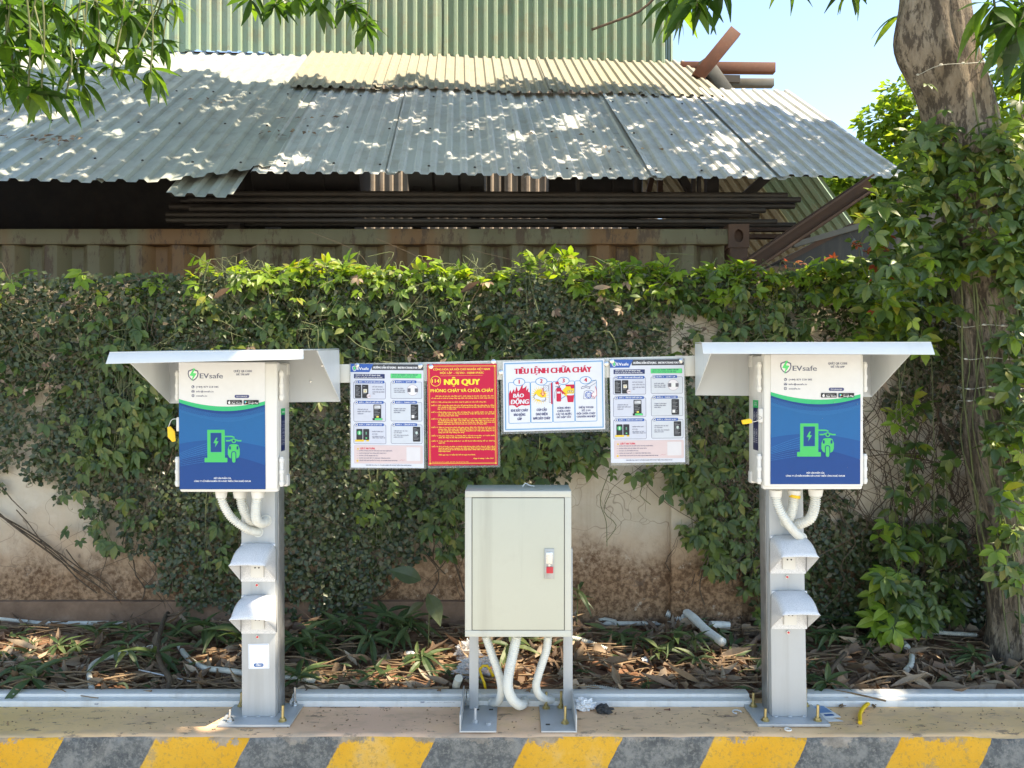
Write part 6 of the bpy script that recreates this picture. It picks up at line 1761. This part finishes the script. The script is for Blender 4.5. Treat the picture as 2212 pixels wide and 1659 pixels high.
for px, py, n, L_, h, lab in ((285, 1440, 16, .15, .10, 'drooping narrow leaved seedling behind the yellow kink of hose'), (222, 1392, 16, .11, .08, 'small pale weed by the long white hose at the wall foot'), (80, 1492, 8, .16, .09, 'low dark seedling at the left edge behind the trunking'),
                              (470, 1400, 24, .15, .13, 'tall narrow leaved weed left of the first post'), (650, 1420, 24, .15, .13, 'broad clump of narrow leaves right of the first post'), (720, 1395, 24, .14, .12, 'narrow leaved weed between the first post and the sapling'), (850, 1395, 32, .15, .17, 'bushy narrow leaved seedling at the wall left of the cabinet'),
                              (790, 1410, 16, .13, .12, 'smaller seedling beside the bushy one left of the cabinet'), (640, 1480, 16, .13, .05, 'flat weed close to the trunking right of the first post'), (1440, 1420, 24, .12, .10, 'tangled weed in front of the coiled hose'), (1120, 1425, 8, .14, .12, 'green seedling seen between the cabinet conduits'),
                              (1775, 1395, 24, .12, .10, 'grassy clump right of the second post'), (1785, 1490, 8, .12, .05, 'small fresh weed at the trunking right of the second post'), (1830, 1370, 16, .12, .10, 'pale weed at the wall foot behind the second post'), (40, 1470, 8, .13, .08, 'dark broad weed at the left frame edge'), (600, 1330, 16, .12, .10, 'leafy weed at the wall foot behind the first post'), (400, 1390, 16, .11, .08, 'pale weed beside the crooked branch'), (150, 1410, 16, .10, .06, 'low weed in front of the straight white hose'), (905, 1440, 16, .12, .07, 'weed in the sunlit litter left of the cabinet'), (1330, 1400, 16, .11, .08, 'weed in front of the hose loop, right of the cabinet'), (1500, 1440, 8, .10, .05, 'small weed in front of the ribbed hose pile'), (1880, 1400, 16, .10, .07, 'pale weed below the hanging vine spray right of the second post'), (2080, 1430, 16, .10, .06, 'small weed before the tree root')):
    seedling(lab, gnd(px, py, .015), n, L_, h)
BROAD = leaf_tpl(0.27, 6, 0.2, 0.3, 0.45)
b = gnd(925, 1405, .02); s2 = seedling('sapling with two large dark oval leaves left of the cabinet', b, 1, .10, .30, 'fig', 1, BROAD)
leaf_objs(s2, 'sapling_leaf', *BROAD, M['fig'], frames(np.array([(-.9, -.3, .45), (.55, -.5, -.75), (-.6, -.3, -.2)]), np.array([(0, -1, .6), (.5, -.8, .4), (0, -.5, 1)])), [.15, .15, .09], [tuple(b + Vector((-.03, -.02, .33))), tuple(b + Vector((.0, -.03, .27))), tuple(b + Vector((-.02, 0, .22)))])
seedling('dark leaved sprig peeping out behind the right edge of the cabinet', gnd(1245, 1360, .02), 8, .12, .24, 'fig')


def hose(name, label, pts, r, mat, cat, corrug=False, group=None, lift=0.034):
    P = [gnd(px, py, 0) if len(q) == 0 else Vector(q) for px, py, *q in pts]
    P = [Vector((v.x, v.y, soil_z(v.x, v.y) + r + lift)) if 3.05 < v.y < 3.9 else Vector((v.x, min(v.y, 3.87), max(v.z, 0) + r + lift)) for v in P]
    m = flex(P, r, .009, 10) if corrug else MB().tube(even(P, .03), r, 10)
    o = m.build(name, mat, None, smooth='auto' if not corrug else True, loc=P[0])
    return tag(o, label, cat, group)


HG = 'pieces of hose left on the soil'
hose('hose', 'long straight white hose along the foot of the wall at the left', [(-60, 1370), (0, 1365), (100, 1359), (200, 1350), (273, 1346), (310, 1338)], .012, M['old_flex'], 'hose', False, HG)
hose('hose', 'grey hose curving down to the trunking at the left', [(198, 1500), (193, 1470), (205, 1448), (239, 1435), (275, 1427), (330, 1418)], .011, M['old_flex'], 'hose', False, HG)
hose('hose', 'pale hose running into the back of the first post', [(388, 1420), (405, 1438), (440, 1458), (490, 1468), (540, 1474)], .012, M['old_flex'], 'hose', False, HG)
hose('hose', 'ribbed hose right of the first post near the trunking', [(600, 1480), (640, 1484), (680, 1490)], .010, M['old_flex'], 'hose', True, HG)
hose('hose', 'loop of white hose at the wall foot right of the cabinet', [(1330, 1368), (1300, 1362), (1292, 1348), (1310, 1335), (1360, 1327), (1420, 1326), (1457, 1336), (1470, 1350)], .011, M['old_flex'], 'hose', False, HG)
hose('hose', 'ribbed hose behind the cabinet conduits', [(1080, 1378), (1129, 1388), (1208, 1406), (1260, 1418), (1310, 1428)], .014, M['old_flex'], 'hose', True, HG)
hose('hose', 'thick cut length of ribbed hose on top of the pile', [(1483, 1366), (1498, 1380), (1526, 1402), (1562, 1424)], .021, M['flex'], 'hose', True, HG, .055)
hose('hose', 'ribbed hose offcut at the back of the pile', [(1472, 1368), (1500, 1360), (1546, 1362)], .017, M['flex'], 'hose', True, HG, .04)
hose('hose', 'short ribbed offcut at the left end of the pile', [(1440, 1362), (1462, 1350), (1485, 1352)], .018, M['flex'], 'hose', True, HG, .045)
hose('hose', 'smooth white pipe stub at the right end of the pile', [(1535, 1384), (1556, 1382), (1576, 1382)], .019, M['flex'], 'hose', False, HG, .04)
hose('hose', 'grey ribbed hose lying toward the tree', [(1960, 1372), (2000, 1384), (2040, 1391), (2110, 1394)], .011, M['old_flex'], 'hose', True, HG)
hose('hose', 'short bent pipe stub in front of the tree', [(1930, 1385), (1945, 1400), (1960, 1417)], .014, M['old_flex'], 'hose', False, HG)
hose('hose', 'small pale pipe stub close to the trunking in front of the tree', [(1970, 1440), (1968, 1455), (1958, 1466)], .012, M['old_flex'], 'hose', False, HG)
hose('hose', 'buried end of white pipe near the trunking by the cabinet', [(1230, 1496), (1290, 1490), (1350, 1492)], .012, M['old_flex'], 'hose', True, HG, 0)
tag(MB().tube(spline([gnd(985, 1490, .0), gnd(986, 1478, .05), gnd(991, 1465, .09)], .02), .016, 12).build('pipe_stub', M['old_flex'], None, smooth='auto', loc=gnd(985, 1490)), 'upright pipe stub beside the left cabinet leg', 'pipe')
def stick(label, pts, r, mat=None, name='fallen_branch', cat='branch'):
    P = [gnd(px, py, z) for px, py, z in pts]
    PP = spline(P, .03)
    tag(MB().tube(PP, [r * (1 + .25 * noise.noise(Vector((i * .4, r * 99, 1)))) for i in range(len(PP))], 8).build(name, mat or M['stem'], None, smooth=True, loc=P[0]), label, cat)
stick('crooked grey branch standing against the litter left of the first post', [(355, 1500, .0), (368, 1472, .03), (346, 1430, .06), (342, 1390, .09), (352, 1345, .12), (362, 1325, .13)], .011)
stick('forked dry branch leaning to the first post', [(362, 1330, .13), (385, 1325, .15), (400, 1312, .17)], .008)
stick('slender dry branch right of the second post', [(1780, 1480, .01), (1800, 1440, .05), (1825, 1412, .06)], .009)
stick('long thin stick among the litter before the tree', [(1890, 1430, .02), (1960, 1442, .02), (2080, 1452, .03)], .006)
stick('yellowish stalk pointing at the trunking before the tree', [(1900, 1425, .04), (1940, 1458, .03), (1975, 1488, .01)], .004, M['rope'])
stick('brown log under the wall behind the hose pile', [(1480, 1358, .02), (1560, 1362, .03), (1640, 1372, .03)], .016)
stick('thin brown stick leaning on the wall foot by the sapling', [(955, 1365, .02), (975, 1345, .04), (988, 1330, .06)], .008, M['rust_dark'])
stick('bent pale wire arching up right of the cabinet', [(1260, 1375, .02), (1380, 1345, .05), (1470, 1300, .12), (1540, 1245, .26), (1578, 1228, .30), (1585, 1240, .27)], .0028, M['rope'], 'bent_wire', 'wire')
stick('short yellow tube curl on the litter at the left', [(255, 1479, .015), (268, 1476, .03), (275, 1485, .02), (274, 1497, 0)], .006, paint('faded_yellow', (0.5, 0.42, 0.15), .5), 'tube_offcut', 'tube')
stick('yellow and green wire end beside the left cabinet leg', [(1050, 1498, .0), (1046, 1475, .05), (1036, 1446, .09), (1052, 1438, .1), (1066, 1462, .06)], .006, M['yellow'], 'cable_end', 'cable')
stick('two white plastic strips lying across the litter', [(300, 1447, .02), (350, 1458, .02), (415, 1473, .01)], .003, M['pvc'], 'plastic_strip', 'strip')


def crumple(name, label, cat, c, r, mat, squash=.6, seed=0, rows=20, amp=.55):
    def f(u, v):
        a, e = 2 * math.pi * u, math.pi * (v - .5)
        d = Vector((math.cos(a) * math.cos(e), math.sin(a) * math.cos(e), math.sin(e)))
        k = 1 + amp * noise.noise(d * 2.6 + Vector((seed, 0, 0))) + amp * .7 * noise.noise(d * 6 + Vector((0, seed, 0)))
        q = d * r * k
        return (c[0] + q.x * 1.25, c[1] + q.y, c[2] + q.z * squash)
    return tag(MB().grid(f, rows * 2, rows).build(name, mat, None, loc=c), label, cat)


c = gnd(1263, 1533, 0); crumple('paper_tissue', 'crumpled white tissue right of the cabinet foot', 'tissue', (c.x, c.y, .018), .028, M['tissue'], .75, 3)
c = gnd(1305, 1540, 0); crumple('plastic_scrap', 'black scrap beside the white tissue', 'scrap', (c.x, c.y, .012), .024, M['charred'], .7, 9, 8, .7)
c = gnd(1035, 1478, 0); crumple('plastic_bag', 'clear crumpled plastic bag behind the cabinet legs', 'bag', (c.x - .02, c.y + .06, .04), .05, M['bag'], .8, 5, 22, .8)
c = gnd(1010, 1440, 0); crumple('plastic_bag', 'white sunlit plastic bag left of the cabinet leg', 'bag', (c.x, c.y + .05, .05), .036, M['bag'], 1.1, 15, 18, .8)
for px, py, r, lab in ((885, 1425, .016, 'small pale paper scrap in the sunlit litter'), (552, 1420, .02, 'white plastic scrap left of the first post'), (480, 1355, .022, 'flat white scrap at the wall foot left of the first post'), (1395, 1440, .016, 'torn white scrap under a big brown leaf right of the cabinet')):
    c = gnd(px, py, 0); crumple('paper_scrap', lab, 'scrap', (c.x, c.y, .03), r, M['tissue'], .5, px * .1, 8, .6)
# things lying on the kerb by the second post
t = thing('sticker_card', 'spare white card with a blue panel lying by the second post base', 'card', tuple(gnd(1770, 1545)))
def card(pts, z, name):
    return MB().slab([gnd(a, b, 0) + Vector((0, 0, z)) for a, b in pts], (0, 0, .0015)).build(name, M['pvc'], t, bevel=.0003)
card([(1752, 1533), (1800, 1553), (1822, 1560), (1790, 1561)], .003, 'under_card')
cd = card([(1745, 1529), (1778, 1527), (1817, 1553), (1781, 1555)], .006, 'card')
q = Print(gnd(1745, 1529) + Vector((0, 0, .0077)), gnd(1778, 1527) + Vector((0, 0, .0077)), gnd(1781, 1555) + Vector((0, 0, .0077)), (0, 0, 100, 160), n=(0, 0, 1))
q.rect(8, 12, 92, 100, (0.12, 0.25, 0.45), 1, 4); q.rect(20, 118, 80, 142, (0.02, .1, .28), 1, 8); q.build('card_print', t)
m = MB(); P = [gnd(1876, 1526, 0) + Vector((0, 0, .012)), gnd(1866, 1535, 0) + Vector((0, 0, .012)), gnd(1858, 1548, 0) + Vector((0, 0, .010)), gnd(1858, 1566, 0) + Vector((0, 0, .008))]
tag(m.tube(spline(P, .006), .0075, 10).build('cable_sleeve', M['yellow'], None, smooth='auto', loc=P[0]), 'cut yellow cable sleeve on the kerb right of the second post', 'cable sleeve')
m = MB()
for k in range(16):
    P = [gnd(1815 + 75 * q / 6 + random.uniform(-4, 4), 1527 - 12 * math.sin(math.pi * q / 6) + random.uniform(-4, 6), 0) + Vector((0, 0, .004 + .010 * random.random())) for q in range(7)]
    m.tube(spline(P, .01), .0016, 5, cap=False)
o = tag(m.build('dry_root', M['rope'], None, smooth=True, loc=gnd(1850, 1524)), 'fibrous dry root lying against the trunking', 'root'); o['kind'] = 'stuff'
for px, py, r, lab in ((1702, 1578, .011, 'white plastic washer on the kerb in front of the second post'), (1592, 1540, .016, 'broken white plastic ring left of the second post base')):
    c = gnd(px, py); m = MB()
    m.tube([c + Vector((r * math.cos(a), r * math.sin(a), .004)) for a in [2 * math.pi * k / 20 for k in range(21 if r < .012 else 15)]], .003, 6)
    tag(m.build('plastic_ring', M['pvc'], None, smooth=True, loc=c), lab, 'ring')
for px, py, lab in ((1414, 1525, 'small loose screw lying on the kerb near the tissue'), (1441, 1535, 'rusty loose screw on the kerb right of the tissue')):
    c = gnd(px, py); tag(MB().tube([c + Vector((-.012, 0, .004)), c + Vector((.008, .001, .004)), c + Vector((.0081, .001, .004)), c + Vector((.012, .001, .004))], [.0016, .0022, .005, .004], 8).build('screw', M['rust'] if px > 1420 else M['chrome'], None, smooth='auto', loc=c), lab, 'screw')
gs = MB()
for k in range(420):
    xx = random.uniform(-2.1, 2.1); yy = random.uniform(2.77, 2.97); r = random.uniform(.0012, .0035)
    gs.tube([(xx - r, yy, r * .5), (xx, yy + r * .3, r * .9), (xx + r, yy, r * .5)], [r * .4, r * .8, r * .4], 5)
tag(gs.build('grit', M['rope'], None, loc=(0, 2.87, 0)), 'grit and crumbs scattered on the kerb top', 'grit', kind='stuff')
# tags hanging from the two enclosures
tg = thing('key_tag', 'yellow tag hanging on a loop from the left side of the first enclosure', 'tag', A(370, 925, 2.72))
MB().tube(spline([A(388, 912, 2.72), A(380, 905, 2.72), A(370, 908, 2.72), A(364, 922, 2.72)], .004), .0012, 6).build('loop', M['pvc'], tg, smooth=True)
MB().slab([at(361, 922, 2.72), at(368, 921, 2.72), at(377, 932, 2.72), at(379, 953, 2.72), at(372, 955, 2.72), at(362, 944, 2.72)], (0, .006, 0)).build('tag_body', M['yellow'], tg, bevel=.0015)
tg = thing('seal_tag', 'yellow tag sticking out sideways from the latch of the second enclosure', 'tag', A(1615, 910, 2.66))
MB().tube(spline([A(1638, 898, 2.68), A(1646, 903, 2.67), A(1636, 909, 2.66), A(1624, 912, 2.66)], .004), .0014, 6).build('loop', M['chrome'], tg, smooth=True)
MB().slab([at(1602, 908, 2.66), at(1620, 904, 2.66), at(1626, 909, 2.66), at(1625, 914, 2.66), at(1605, 917, 2.66)], (0, .008, 0)).build('tag_body', M['yellow'], tg, bevel=.0015)
